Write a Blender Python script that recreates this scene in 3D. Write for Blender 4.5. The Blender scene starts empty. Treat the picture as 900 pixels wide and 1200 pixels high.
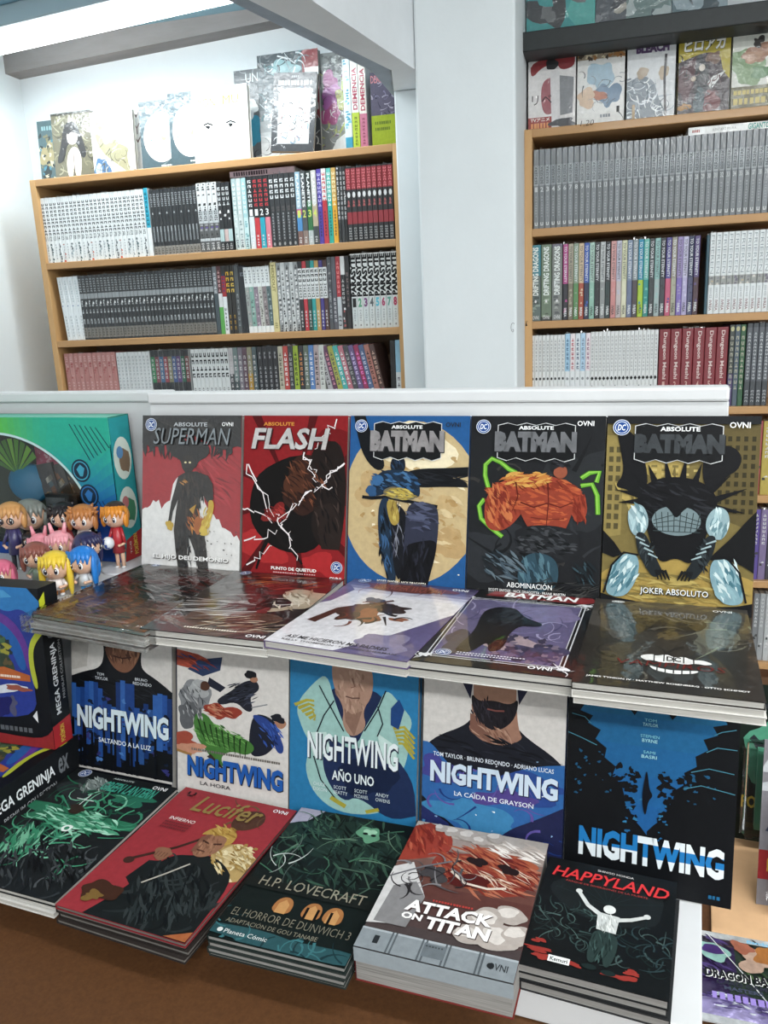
import bpy, bmesh, math, random
from mathutils import Vector, Matrix, geometry
random.seed(7)
C = bpy.context.scene.collection
rad = math.radians
# ------------------------------------------------------------------ camera
CZ = 1.45                      # eye height
FPX = 943.3
YAW, PIT, ROL = rad(15.2), rad(13.56), rad(2.567)
DA = rad(6.19)                 # the display stand is turned this much against the room
def cam_axes():
    fwd = Vector((-math.sin(YAW)*math.cos(PIT), math.cos(YAW)*math.cos(PIT), -math.sin(PIT)))
    right = Vector((math.cos(YAW), math.sin(YAW), 0))
    down = fwd.cross(right)
    c, s = math.cos(ROL), math.sin(ROL)
    return c*right + s*down, -s*right + c*down, fwd
AR, AD, AF = cam_axes()
cam_data = bpy.data.cameras.new('camera')
cam = bpy.data.objects.new('camera', cam_data); C.objects.link(cam)
cam_data.sensor_fit = 'VERTICAL'; cam_data.sensor_height = 36; cam_data.sensor_width = 27
cam_data.lens = FPX/1200*36; cam_data.clip_start = .02
cam.matrix_world = Matrix(((AR.x, -AD.x, -AF.x, 0), (AR.y, -AD.y, -AF.y, 0), (AR.z, -AD.z, -AF.z, CZ), (0, 0, 0, 1)))
bpy.context.scene.camera = cam
# ------------------------------------------------------------------ world, large lights, exposure
sc = bpy.context.scene
sc.view_settings.view_transform = 'Standard'; sc.view_settings.look = 'None'
sc.view_settings.gamma = 1; sc.view_settings.use_curve_mapping = False
sc.view_settings.exposure = 0.12
wd = bpy.data.worlds.new('room_ambient'); sc.world = wd; wd.use_nodes = True
wd.node_tree.nodes['Background'].inputs[0].default_value = (.86, .95, 1, 1)
wd.node_tree.nodes['Background'].inputs[1].default_value = .3
def area_light(name, loc, rot, sx, sy, power, col):
    l = bpy.data.lights.new(name, 'AREA'); l.shape = 'RECTANGLE'; l.size = sx; l.size_y = sy
    l.energy = power; l.color = col
    o = bpy.data.objects.new(name, l); C.objects.link(o); o.location = loc; o.rotation_euler = rot
    return o
CEIL = 2.62
LAMPS = [(.55, .25), (1.8, .25), (.55, -1.4), (1.8, -1.4)]       # ceiling battens of the shop, x y
for i, (lx, ly) in enumerate(LAMPS):
    area_light('shop_tube_light', (lx, ly, CEIL-.125), (0, 0, 0), 1.15, .06, 14 if ly > -1 else 55, (.97, .99, .985))
area_light('alcove_tube_light', (-1.12, 1.93, CZ+.652), (rad(10), 0, rad(-8)), .98, .03, 5.4, (.9, .98, 1))

# ------------------------------------------------------------------ helpers
def px(x, y, Y):
    """point of the photograph at depth Y (room axes, metres from the camera)"""
    d = AR*((x-450)/FPX) + AD*((y-600)/FPX) + AF
    d = d*(Y/d.y)
    return Vector((d.x, d.y, d.z+CZ))
def dsp(x, y, z=0):
    """display-stand axes -> room axes"""
    return Vector((x*math.cos(DA)+y*math.sin(DA), -x*math.sin(DA)+y*math.cos(DA), z+CZ))
def lin(h):
    if isinstance(h, (tuple, list)): return tuple(h)
    h = h.lstrip('#')
    if len(h) == 3: h = ''.join(c*2 for c in h)
    r = []
    for k in (0, 2, 4):
        c = int(h[k:k+2], 16)/255
        r.append(c/12.92 if c <= .04045 else ((c+.055)/1.055)**2.4)
    return (r[0], r[1], r[2], 1.0)
def vary(h, a=.12):
    c = lin(h); k = 1+random.uniform(-a, a)
    return (min(1, c[0]*k), min(1, c[1]*k), min(1, c[2]*k), 1)
def tag(o, label=None, cat=None, group=None, kind=None):
    if label: o['label'] = label
    if cat: o['category'] = cat
    if group: o['group'] = group
    if kind: o['kind'] = kind
    return o
def thing(name, loc, rot=(0, 0, 0), label=None, cat=None, group=None, kind=None):
    o = bpy.data.objects.new(name, None); o.empty_display_size = .02; C.objects.link(o)
    o.location = loc; o.rotation_euler = rot
    return tag(o, label, cat, group, kind)
class MB:
    def __init__(s): s.v = []; s.f = []; s.c = []; s.m = []
    def poly(s, pts, col='#ffffff', m=0):
        n = len(s.v); s.v += [tuple(p) for p in pts]; s.f.append(tuple(range(n, n+len(pts)))); s.c.append(lin(col)); s.m.append(m)
    def mesh(s, vs, fs, col='#ffffff', m=0):
        n = len(s.v); s.v += [tuple(p) for p in vs]; c = lin(col)
        for f in fs: s.f.append(tuple(n+i for i in f)); s.c.append(c); s.m.append(m)
    def box(s, x0, y0, z0, x1, y1, z1, col='#ffffff', m=0):
        vs = [(x0,y0,z0),(x1,y0,z0),(x1,y1,z0),(x0,y1,z0),(x0,y0,z1),(x1,y0,z1),(x1,y1,z1),(x0,y1,z1)]
        s.mesh(vs, [(0,3,2,1),(4,5,6,7),(0,1,5,4),(1,2,6,5),(2,3,7,6),(3,0,4,7)], col, m); return s
    def tube(s, a, b, r0, r1=None, n=12, col='#ffffff', caps=True, m=0):
        a, b = Vector(a), Vector(b); r1 = r0 if r1 is None else r1
        d = (b-a).normalized(); u = d.orthogonal().normalized(); w = d.cross(u)
        vs = []
        for P, r in ((a, r0), (b, r1)):
            for i in range(n):
                t = 2*math.pi*i/n; vs.append(P+u*(r*math.cos(t))+w*(r*math.sin(t)))
        fs = [(i, (i+1) % n, n+(i+1) % n, n+i) for i in range(n)]
        if caps: fs += [tuple(range(n-1, -1, -1)), tuple(range(n, 2*n))]
        s.mesh(vs, fs, col, m); return s
    def ell(s, c, r, nu=16, nv=10, col='#ffffff', keep=None, m=0):
        c = Vector(c); vs = []; fs = []
        for j in range(nv+1):
            p = math.pi*j/nv
            for i in range(nu):
                t = 2*math.pi*i/nu
                vs.append((c.x+r[0]*math.sin(p)*math.cos(t), c.y+r[1]*math.sin(p)*math.sin(t), c.z+r[2]*math.cos(p)))
        for j in range(nv):
            for i in range(nu):
                q = [j*nu+i, (j+1)*nu+i, (j+1)*nu+(i+1) % nu, j*nu+(i+1) % nu]
                if keep:
                    mid = sum((Vector(vs[k]) for k in q), Vector())/4-c
                    if not keep(mid.x/r[0], mid.y/r[1], mid.z/r[2]): continue
                if j == 0: q = [q[0], q[1], q[2]]
                elif j == nv-1: q = [q[0], q[1], q[3]]
                fs.append(tuple(q))
        s.mesh(vs, fs, col, m); return s
    def data(s, name, mats, smooth=False):
        me = bpy.data.meshes.new(name); me.from_pydata(s.v, [], s.f)
        for m in (mats if isinstance(mats, (list, tuple)) else [mats]): me.materials.append(m)
        at = me.color_attributes.new('Col', 'FLOAT_COLOR', 'CORNER')
        buf = []
        for p, c in zip(me.polygons, s.c): buf += list(c)*p.loop_total
        at.data.foreach_set('color', buf)
        me.polygons.foreach_set('material_index', s.m)
        if smooth: me.polygons.foreach_set('use_smooth', [True]*len(me.polygons))
        me.update(); return me
    def build(s, name, mats, parent=None, smooth=False):
        return link(name, s.data(name, mats, smooth), parent)
def link(name, me, parent=None, loc=None, rot=None):
    o = bpy.data.objects.new(name, me); C.objects.link(o)
    if parent: o.parent = parent
    if loc is not None: o.location = loc
    if rot is not None: o.rotation_euler = rot
    return o
def board(name, dims, mat, parent=None, loc=(0, 0, 0), bev=.0015, rot=None):
    """a bevelled slab; loc is its lowest corner in the parent's axes"""
    bm = bmesh.new(); bmesh.ops.create_cube(bm, size=1)
    for v in bm.verts: v.co = Vector(((v.co.x+.5)*dims[0], (v.co.y+.5)*dims[1], (v.co.z+.5)*dims[2]))
    if bev: bmesh.ops.bevel(bm, geom=bm.edges[:], offset=bev, segments=2, affect='EDGES', profile=.5)
    me = bpy.data.meshes.new(name); bm.to_mesh(me); bm.free(); me.materials.append(mat)
    return link(name, me, parent, loc, rot)
# ------------------------------------------------------------------ materials
def mat(name, col=(.8, .8, .8), rough=.5, coat=0, coat_rough=.1, vcol=False, noise=None, bump=None, grain=None, metal=0, emit=None, spec=.5, wrinkle=None, stretch=(1, 1, 1)):
    m = bpy.data.materials.new(name); m.use_nodes = True; nt = m.node_tree; N = nt.nodes; L = nt.links
    b = N['Principled BSDF']; b.inputs['Roughness'].default_value = rough; b.inputs['Metallic'].default_value = metal
    b.inputs['Coat Weight'].default_value = coat; b.inputs['Coat Roughness'].default_value = coat_rough
    b.inputs['Specular IOR Level'].default_value = spec
    tc = N.new('ShaderNodeTexCoord'); mp = N.new('ShaderNodeMapping'); mp.inputs['Scale'].default_value = stretch
    L.new(tc.outputs['Object'], mp.inputs[0])
    src = None
    if vcol:
        a = N.new('ShaderNodeVertexColor'); a.layer_name = 'Col'; src = a.outputs['Color']
    else:
        r = N.new('ShaderNodeRGB'); r.outputs[0].default_value = lin(col) if isinstance(col, str) else (*col[:3], 1); src = r.outputs[0]
    if noise:                                       # (scale, lowest factor, highest factor)
        n = N.new('ShaderNodeTexNoise'); n.inputs['Scale'].default_value = noise[0]; n.inputs['Detail'].default_value = 5
        n.inputs['Roughness'].default_value = .65; L.new(mp.outputs[0], n.inputs['Vector'])
        mr = N.new('ShaderNodeMapRange'); mr.inputs['From Min'].default_value = .3; mr.inputs['From Max'].default_value = .7
        mr.inputs['To Min'].default_value = noise[1]; mr.inputs['To Max'].default_value = noise[2]
        L.new(n.outputs['Fac'], mr.inputs['Value'])
        mx = N.new('ShaderNodeVectorMath'); mx.operation = 'SCALE'; L.new(src, mx.inputs[0]); L.new(mr.outputs[0], mx.inputs['Scale']); src = mx.outputs[0]
    L.new(src, b.inputs['Base Color'])
    if bump:                                        # (scale, strength, distance)
        n2 = N.new('ShaderNodeTexNoise'); n2.inputs['Scale'].default_value = bump[0]; n2.inputs['Detail'].default_value = 4
        L.new(mp.outputs[0], n2.inputs['Vector'])
        bp = N.new('ShaderNodeBump'); bp.inputs['Strength'].default_value = bump[1]; bp.inputs['Distance'].default_value = bump[2]
        L.new(n2.outputs['Fac'], bp.inputs['Height']); L.new(bp.outputs[0], b.inputs['Normal'])
    if wrinkle:                                     # film wrinkles only in the coat
        n3 = N.new('ShaderNodeTexNoise'); n3.inputs['Scale'].default_value = wrinkle[0]; n3.inputs['Detail'].default_value = 3
        n3.inputs['Distortion'].default_value = 1.2; L.new(mp.outputs[0], n3.inputs['Vector'])
        bp3 = N.new('ShaderNodeBump'); bp3.inputs['Strength'].default_value = wrinkle[1]; bp3.inputs['Distance'].default_value = wrinkle[2]
        L.new(n3.outputs['Fac'], bp3.inputs['Height']); L.new(bp3.outputs[0], b.inputs['Coat Normal'])
    if emit:
        b.inputs['Emission Color'].default_value = (*emit[:3], 1); b.inputs['Emission Strength'].default_value = emit[3]
    return m
M_wall = mat('white_wall_paint', '#e3e8ea', .7, noise=(3, .96, 1.03), bump=(60, .12, .004))
M_ceil = mat('ceiling_paint', '#8fb4c4', .8, noise=(4, .93, 1.05))
M_floor = mat('grey_floor_tile', '#8d8a86', .4, noise=(6, .85, 1.1))
M_beam = mat('beam_paint', '#e4e7ea', .75, noise=(8, .95, 1.03), bump=(50, .15, .004))
M_cornice = mat('cornice_timber', '#8c8684', .7, noise=(20, .85, 1.1), stretch=(.2, 1, 1))
M_wood = mat('beech_melamine', '#b88d5e', .5, noise=(26, .93, 1.06), stretch=(.12, 1, 1), coat=.1)
M_woodv = mat('beech_melamine_upright', '#c79c69', .5, noise=(26, .93, 1.06), stretch=(1, 1, .12), coat=.1)
M_woodback = mat('brown_hardboard', '#a98a70', .7, noise=(14, .92, 1.06))
M_white = mat('white_melamine', '#d6d7d8', .42, noise=(9, .96, 1.02), bump=(120, .05, .002))
M_kraft = mat('kraft_cardboard', '#cda57c', .8, noise=(40, .94, 1.05))
M_table = mat('brown_fibreboard', '#57371d', .65, spec=.3, noise=(220, .8, 1.16), bump=(300, .1, .001))
M_black = mat('black_laminate', '#1d2223', .5, noise=(60, .8, 1.2))
M_print = mat('printed_cover', vcol=True, rough=.45, coat=.04, coat_rough=.16, spec=.14, noise=(90, .92, 1.06))
M_art = mat('painted_print', vcol=True, rough=.45, coat=.04, coat_rough=.16, spec=.14, noise=(130, .88, 1.08))
M_film = mat('print_under_film', vcol=True, rough=.4, coat=.9, coat_rough=.06, noise=(110, .88, 1.08), wrinkle=(38, .5, .006))
M_films = mat('spine_under_film', vcol=True, rough=.45, coat=.7, coat_rough=.1, noise=(160, .86, 1.1), wrinkle=(60, .5, .004), stretch=(1, 1, .3))
M_gloss = mat('glossy_print', vcol=True, rough=.35, coat=1, coat_rough=.035, noise=(110, .8, 1.14), wrinkle=(9, .25, .006))
M_bag = mat('print_in_shiny_bag', vcol=True, rough=.3, coat=1, coat_rough=.05, noise=(90, .85, 1.1), wrinkle=(16, .35, .008))
M_bag.node_tree.nodes['Principled BSDF'].inputs['Coat IOR'].default_value = 1.6
M_letter = mat('printed_lettering', vcol=True, rough=.45, coat=.05, spec=.25)
M_foil = mat('metallic_lettering', vcol=True, rough=.32, metal=.55, noise=(45, .7, 1.25))
M_pages = mat('page_edges', '#c2beb7', .85, noise=(900, .6, 1.1), stretch=(.015, 1, .015))
M_pagesg = mat('grey_page_edges', '#96938f', .85, noise=(800, .55, 1.15), stretch=(.015, 1, .015))
M_pagesd = mat('dark_page_edges', '#6f6a65', .85, noise=(900, .6, 1.1), stretch=(.015, 1, .015))
M_plastic = mat('toy_plastic', vcol=True, rough=.35, coat=.2)
M_metal = mat('lamp_enamel', '#b9c4c8', .4)
M_tube = mat('lit_tube', '#ffffff', .4, emit=(.93, .985, 1, 9))
M_tubeb = mat('lit_alcove_tube', '#ffffff', .4, emit=(.93, .985, 1, 14))
M_foilpack = mat('foil_wrapper', vcol=True, rough=.28, metal=.35, noise=(60, .7, 1.2), bump=(45, .5, .006), coat=.5)
def clear_mat(name, rough, amount, bumps=None):
    m = bpy.data.materials.new(name); m.use_nodes = True; nt = m.node_tree; N = nt.nodes; L = nt.links
    N.remove(N['Principled BSDF']); out = N['Material Output']
    t = N.new('ShaderNodeBsdfTransparent'); g = N.new('ShaderNodeBsdfGlossy'); g.inputs['Roughness'].default_value = rough
    x = N.new('ShaderNodeMixShader'); fr = N.new('ShaderNodeFresnel'); fr.inputs[0].default_value = 1.45
    ad = N.new('ShaderNodeMath'); ad.operation = 'ADD'; ad.inputs[1].default_value = amount
    L.new(fr.outputs[0], ad.inputs[0]); L.new(ad.outputs[0], x.inputs[0]); L.new(t.outputs[0], x.inputs[1]); L.new(g.outputs[0], x.inputs[2]); L.new(x.outputs[0], out.inputs[0])
    if bumps:
        n = N.new('ShaderNodeTexNoise'); n.inputs['Scale'].default_value = bumps[0]; n.inputs['Detail'].default_value = 3
        b = N.new('ShaderNodeBump'); b.inputs['Strength'].default_value = bumps[1]; b.inputs['Distance'].default_value = .006
        tc = N.new('ShaderNodeTexCoord'); L.new(tc.outputs['Object'], n.inputs['Vector']); L.new(n.outputs['Fac'], b.inputs['Height'])
        L.new(b.outputs[0], g.inputs['Normal']); L.new(b.outputs[0], fr.inputs['Normal'])
    return m
M_clear = clear_mat('clear_window_plastic', .05, .02)
M_lip = clear_mat('film_edge', .2, .3)
M_sleeve = clear_mat('crinkled_sleeve', .12, .04, (30, .6))
# ------------------------------------------------------------------ lettering
_tc = {}
def text_tris(s, bold=0.0, shear=0.0, sp=1.0):
    k = (s, bold, shear, sp)
    if k in _tc: return _tc[k]
    cu = bpy.data.curves.new('t', 'FONT'); cu.body = s; cu.offset = bold; cu.shear = shear; cu.resolution_u = 2; cu.space_character = sp
    cu.fill_mode = 'FRONT'
    o = bpy.data.objects.new('t', cu); C.objects.link(o); bpy.context.view_layer.update()
    ev = o.evaluated_get(bpy.context.evaluated_depsgraph_get()); me = ev.to_mesh()
    vs = [(v.co.x, v.co.y) for v in me.vertices]; fs = [tuple(p.vertices) for p in me.polygons]
    ev.to_mesh_clear(); bpy.data.objects.remove(o); bpy.data.curves.remove(cu)
    if not vs: vs = [(0, 0), (1, 1)]
    x0 = min(v[0] for v in vs); x1 = max(v[0] for v in vs); y0 = min(v[1] for v in vs); y1 = max(v[1] for v in vs)
    vs = [((x-x0)/max(1e-6, x1-x0), (y-y0)/max(1e-6, y1-y0)) for x, y in vs]
    _tc[k] = (vs, fs, (x1-x0)/max(1e-6, y1-y0)); return _tc[k]
def ink(h):
    """printing ink: coloured areas denser than the paper white"""
    c = lin(h); k = min(1, max(0, (min(c[:3])-.12)/.45)); k = k*k*(3-2*k); f = .72+.28*k
    g = (c[0]+c[1]+c[2])/3; d = .94
    return tuple((g+(c[i]-g)*d)*f for i in range(3))+(1,)
# ------------------------------------------------------------------ flat print on a cover: u to the right, v down, both 0..1
def clip01(pts):
    for ax, lim, sg in ((0, 0, 1), (0, 1, -1), (1, 0, 1), (1, 1, -1)):
        out = []
        for i in range(len(pts)):
            a, b = pts[i-1], pts[i]
            ia, ib = (a[ax]-lim)*sg >= 0, (b[ax]-lim)*sg >= 0
            if ia != ib:
                t = (lim-a[ax])/(b[ax]-a[ax]); q = [a[0]+t*(b[0]-a[0]), a[1]+t*(b[1]-a[1])]; q[ax] = lim; out.append(tuple(q))
            if ib: out.append(b)
        pts = out
        if len(pts) < 3: return []
    return pts
class Art:
    """print in layers a few hundredths of a millimetre apart"""
    STEP = 2.2e-5
    def __init__(s, w, h, base=None, v0=0, vs=1): s.v0 = v0; s.vs = vs; s.parts = []; s.w = w; s.h = h; s.art = MB(); s.let = MB(); s.foil = MB(); s.k = 1; s.asp = h/w; s.base = base; s.rng = random.Random(int(w*1e5)+len(str(base)))
    def P(s, u, v): return ((u-.5)*s.w, -s.k*s.STEP, (1-s.v0-s.vs*v)*s.h)
    def map(s, v0=0, vs=1): s.v0 = v0; s.vs = vs; return s
    def poly(s, col, pts, mb=None, sm=1):
        if sm and 6 <= len(pts) <= 24:                                   # round the drawn outline
            for _ in range(2):
                q = []; on = lambda p: min(p) <= .001 or max(p) >= .999
                for i in range(len(pts)):
                    Z, A, B = pts[i-1], pts[i], pts[(i+1) % len(pts)]
                    if on(A): q.append(A)
                    else: q += [(A[0]*.75+Z[0]*.25, A[1]*.75+Z[1]*.25), (A[0]*.75+B[0]*.25, A[1]*.75+B[1]*.25)]
                pts = q
        pts = clip01([tuple(p) for p in pts])
        if len(pts) < 3: return s
        s.k += 1; V = [Vector((p[0], -p[1], 0)) for p in pts]
        vs = [s.P(*p) for p in pts]
        fs = []
        for t in geometry.tessellate_polygon([V]):
            a, b, c = (V[i] for i in t)
            fs.append(t if (b-a).cross(c-a).z > 0 else (t[0], t[2], t[1]))
        (mb or s.art).mesh(vs, fs, ink(col)); return s
    def rect(s, col, u0, v0, u1, v1): return s.poly(col, [(u0, v0), (u1, v0), (u1, v1), (u0, v1)])
    def grad(s, cols, u0, v0, u1, v1, n=8):
        for i in range(n):
            t = i/(n-1)*(len(cols)-1); k = min(int(t), len(cols)-2); f = t-k; a, b = lin(cols[k]), lin(cols[k+1])
            c = tuple(a[j]*(1-f)+b[j]*f for j in range(4)); s.rect(c, u0, v0+(v1-v0)*i/n, u1, v0+(v1-v0)*(i+1)/n); s.k -= 1
        s.k += 1; return s
    def blob(s, col, u, v, ru, rv=None, rough=.0, n=30, rot=0):
        rv = ru/s.asp if rv is None else rv; pts = []
        ph = [s.rng.uniform(0, 6.28) for _ in range(4)]
        for i in range(n):
            t = 2*math.pi*i/n; r = 1+rough*(math.sin(2*t+ph[0])*.5+math.sin(3*t+ph[1])*.4+math.sin(5*t+ph[2])*.3+(math.sin(7*t+ph[3])*.15 if n > 20 else 0))
            a, b = ru*r*math.cos(t), rv*r*math.sin(t)*s.asp
            pts.append((u+a*math.cos(rot)-b*math.sin(rot), v+(a*math.sin(rot)+b*math.cos(rot))/s.asp))
        return s.poly(col, pts, sm=0)
    def stroke(s, col, pts, wd, w2=None):
        w2 = wd if w2 is None else w2; L = []; Rr = []; n = len(pts)
        for i, (u, v) in enumerate(pts):
            a = pts[max(0, i-1)]; b = pts[min(n-1, i+1)]
            dx, dy = b[0]-a[0], (b[1]-a[1])*s.asp; d = math.hypot(dx, dy) or 1
            h = (wd+(w2-wd)*i/max(1, n-1))/2; L.append((u-dy/d*h, v+dx/d*h/s.asp)); Rr.append((u+dy/d*h, v-dx/d*h/s.asp))
        k0 = s.k
        for i in range(n-1): s.k = k0; s.poly(col, [L[i], L[i+1], Rr[i+1], Rr[i]])
        s.k = k0+1; return s
    def bolt(s, col, a, b, wd, n=7, amp=.05):
        pts = [(a[0]+(b[0]-a[0])*i/n+(s.rng.uniform(-amp, amp) if 0 < i < n else 0), a[1]+(b[1]-a[1])*i/n+(s.rng.uniform(-amp, amp)/s.asp if 0 < i < n else 0)) for i in range(n+1)]
        return s.stroke(col, pts, wd, wd*.5)
    def jag(s, col, side, v, amp, n=24, u0=0, u1=1, far=None):
        """area from the cover's top or bottom edge to a ragged line"""
        ln = [(u0+(u1-u0)*i/n, v(i/n)+s.rng.uniform(-amp, amp) if callable(v) else v+s.rng.uniform(-amp, amp)) for i in range(n+1)]
        e = (0 if side == 'top' else 1) if far is None else far
        return s.poly(col, [(u0, e)]+ln+[(u1, e)], sm=0)
    def specks(s, cols, n, u0, v0, u1, v1, r=.012, rough=.6):
        for _ in range(n):
            k0 = s.k; s.blob(s.rng.choice(cols), s.rng.uniform(u0, u1), s.rng.uniform(v0, v1), r*s.rng.uniform(.4, 1.5), None, rough, 9); s.k = k0+.2
        s.k += 1; return s
    def swirl(s, cols, n, u0, v0, u1, v1, wd=.02, ln=.25):
        for _ in range(n):
            u, v = s.rng.uniform(u0, u1), s.rng.uniform(v0, v1); t = s.rng.uniform(0, 6.28); dt = s.rng.uniform(-.6, .6); pts = []
            for i in range(7):
                pts.append((u, v)); u += math.cos(t)*ln/6; v += math.sin(t)*ln/6/s.asp; t += dt
            k0 = s.k; s.stroke(s.rng.choice(cols), pts, wd*s.rng.uniform(.5, 1.3), wd*.2); s.k = k0+.3
        s.k += 1; return s
    def dabs(s, cols, n, cu, cv, ru, rv, ang, ln, wd, spread=.35, bend=.25):
        """short tapered brush marks inside an ellipse"""
        for _ in range(n):
            r = math.sqrt(s.rng.random()); q = s.rng.uniform(0, 6.28); u, v = cu+ru*r*math.cos(q), cv+rv*r*math.sin(q)
            t = ang+s.rng.uniform(-spread, spread); l = ln*s.rng.uniform(.5, 1.1)/2; w = wd*s.rng.uniform(.5, 1.1)/2; b = s.rng.uniform(-bend, bend)*l
            c, d = math.cos(t), math.sin(t); pts = []
            for x, y in ((-l, 0), (-l*.4, -w+b*.7), (l*.3, -w*.9+b*.8), (l, 0), (l*.3, w*.8+b*.8), (-l*.4, w*.8+b*.7)): pts.append((u+x*c-y*d, v+(x*d+y*c)/s.asp))
            k0 = s.k; s.poly(s.rng.choice(cols), pts, sm=0); s.k = k0+.12
        s.k += 1; return s
    def text(s, t, u0, v0, u1, v1, col, bold=.0, shear=0.0, foil=False, shadow=None, slope=0, sp=1.0):
        vs, fs, _ = text_tris(t, bold, shear, sp); mb = MB()
        if shadow:
            v2, f2, _ = text_tris(t, bold+.02, shear, sp); s.k += 1; e, f = .006, .005/s.vs
            mb.mesh([s.P(u0+e+(u1-u0)*a, v1+f+(v0-v1)*b+slope*(u1-u0)*a) for a, b in v2], f2, shadow)
        s.k += 1
        mb.mesh([s.P(u0+(u1-u0)*a, v1+(v0-v1)*b+slope*(u1-u0)*a) for a, b in vs], fs, col)
        s.parts.append((mb, foil)); return s
    def bars(s, u0, v0, u1, v1, col, n=10):
        """a line of lettering too small to read"""
        d = (u1-u0)/n; s.k += 1; mb = MB()
        for i in range(n):
            a = u0+i*d; b = a+d*s.rng.uniform(.55, .85)
            mb.mesh([s.P(a, v1), s.P(b, v1), s.P(b, v0), s.P(a, v0)], [(0, 1, 2, 3)], col)
        s.parts.append((mb, False))
        return s
    def emblem(s, u, v, r):
        """round blue publisher emblem"""
        s.blob('#e9eef5', u, v, r*1.08); s.blob('#1b4f9c', u, v, r); s.blob('#e9eef5', u, v, r*.82); s.blob('#1b4f9c', u, v, r*.74)
        return s.text('DC', u-r*.52, v-r*.42/s.asp, u+r*.52, v+r*.42/s.asp, '#f3f6fa', .02, .25)
    def ovni(s, u, v, wd=.12, col='#f2f2f2'):
        h = wd*.3/s.asp
        return s.text('OVNI', u-wd*.5, v-h*.55, u+wd*.5, v+h*.55, col, .015)
    def build(s, parent, matl=None):
        parent = COV.get(parent.name, parent)
        a = s.art.build('cover_print', matl or M_art, parent) if s.art.f else None
        s.letters(parent)
    def letters(s, parent, name='lettering', loc=None):
        for mb, foil in s.parts:
            o = mb.build('title_lettering' if foil else name, M_foil if foil else M_letter, parent)
            if foil: tag(o, 'metallic title lettering')
            if loc: o.location = loc
# ------------------------------------------------------------------ the room
def struct(o): o['kind'] = 'structure'; return o
D = 2.05                        # front of the bookcases
WB = 2.262                      # back wall
struct(board('floor', (6, 7, .1), M_floor, None, (-2.6, -4.2, -.1), 0))
struct(board('wall_back', (6, .1, 2.9), M_wall, None, (-2.6, WB, 0), 0))
struct(board('wall_left', (.1, 6.5, 2.9), M_wall, None, (-1.768, -4.2, 0), 0))
struct(board('wall_right', (.1, 6.5, 2.9), M_wall, None, (2.6, -4.2, 0), 0))
struct(board('wall_front', (6, .1, 2.9), M_wall, None, (-2.6, -4.2, 0), 0))
struct(board('ceiling', (6, 7, .1), M_wall, None, (-2.6, -4.2, CEIL), 0))
# alcove ceiling above the left bookcase and the timber cornice under it
struct(board('ceiling_alcove', (1.17, 1.3, .08), M_ceil, None, (-1.668, .95, CZ+.80), 0))
m = MB()
x0, x1, y0 = -1.668, -.50, 2.2
V = [(x0, y0, CZ+.729), (x1, y0, CZ+.780), (x1, WB, CZ+.780), (x0, WB, CZ+.729), (x0, y0, CZ+.80), (x1, y0, CZ+.80), (x1, WB, CZ+.80), (x0, WB, CZ+.80)]
m.mesh(V, [(0,3,2,1),(4,5,6,7),(0,1,5,4),(1,2,6,5),(2,3,7,6),(3,0,4,7)])
struct(m.build('trim_1', M_cornice))
# column, the narrow pilaster beside it and the beam that meets it
col_o = struct(board('wall_column', (.213, .42, 2.9), M_wall, None, (-.391, 1.85, 0), .006))
pm = MB(); c0 = px(600.5, 380, 1.85)
for i in range(16):
    P = lambda q: (c0.x+.391+.004*math.cos(q*.5)*(1-.03*q), -.0004, c0.z+.006*math.sin(q*.5)-.0011*q)
    pm.tube(P(i), P(i+1), .00045, None, 5, '#5a5c5e')
pm.build('pencil_scribble', M_letter, col_o)
struct(board('wall_pilaster', (.1, .25, CZ+.512), M_wall, None, (-.474, 2.0, 0), .003))
def prism(name, plan, z0, z1, matl):
    m = MB(); n = len(plan)
    m.mesh([(x, y, z0) for x, y in plan]+[(x, y, z1) for x, y in plan], [tuple(range(n-1, -1, -1)), tuple(range(n, 2*n))]+[(i, (i+1) % n, n+(i+1) % n, n+i) for i in range(n)])
    return struct(m.build(name, matl))
prism('trim_2', [(-.391, 1.86), (-.391, 2.0), (-.474, 2.0), (-.440, 1.84), (-.66, 1.0), (-.538, 1.0)], CZ+.512, CEIL, M_beam)
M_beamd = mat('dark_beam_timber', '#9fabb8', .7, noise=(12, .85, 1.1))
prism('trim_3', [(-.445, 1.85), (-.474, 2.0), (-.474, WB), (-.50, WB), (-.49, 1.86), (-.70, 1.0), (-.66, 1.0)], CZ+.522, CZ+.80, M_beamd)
# ------------------------------------------------------------------ lamps
def batten(name, loc, rz, ln, label, tube_mat, drop=.0):
    t = thing(name, loc, (0, 0, rz), label, 'lamp')
    board('housing', (ln, .07, .05), M_metal, t, (-ln/2, -.035, -.05), .006)
    for sx in (-1, 1): board('end_cap', (.02, .05, .05), M_metal, t, (sx*(ln/2-.03)-.01, -.025, -.095), .004)
    MB().tube((-ln/2+.03, 0, -.08), (ln/2-.03, 0, -.08), .016, None, 16).build('tube', tube_mat, t, True)
    return t
batten('ceiling_lamp', (-1.12, 1.93, CZ+.80), rad(-8), 1.02, 'lit fluorescent tube lamp on the ceiling above the left bookcase', M_tubeb)
for i, (lx, ly) in enumerate(LAMPS):
    batten('ceiling_lamp', (lx, ly, CEIL), 0, 1.2, ['fluorescent tube lamp on the shop ceiling above the display stand', 'fluorescent tube lamp on the shop ceiling toward the right wall', 'fluorescent tube lamp on the shop ceiling behind the camera', 'fluorescent tube lamp on the shop ceiling, far right corner'][i], M_tube)
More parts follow.
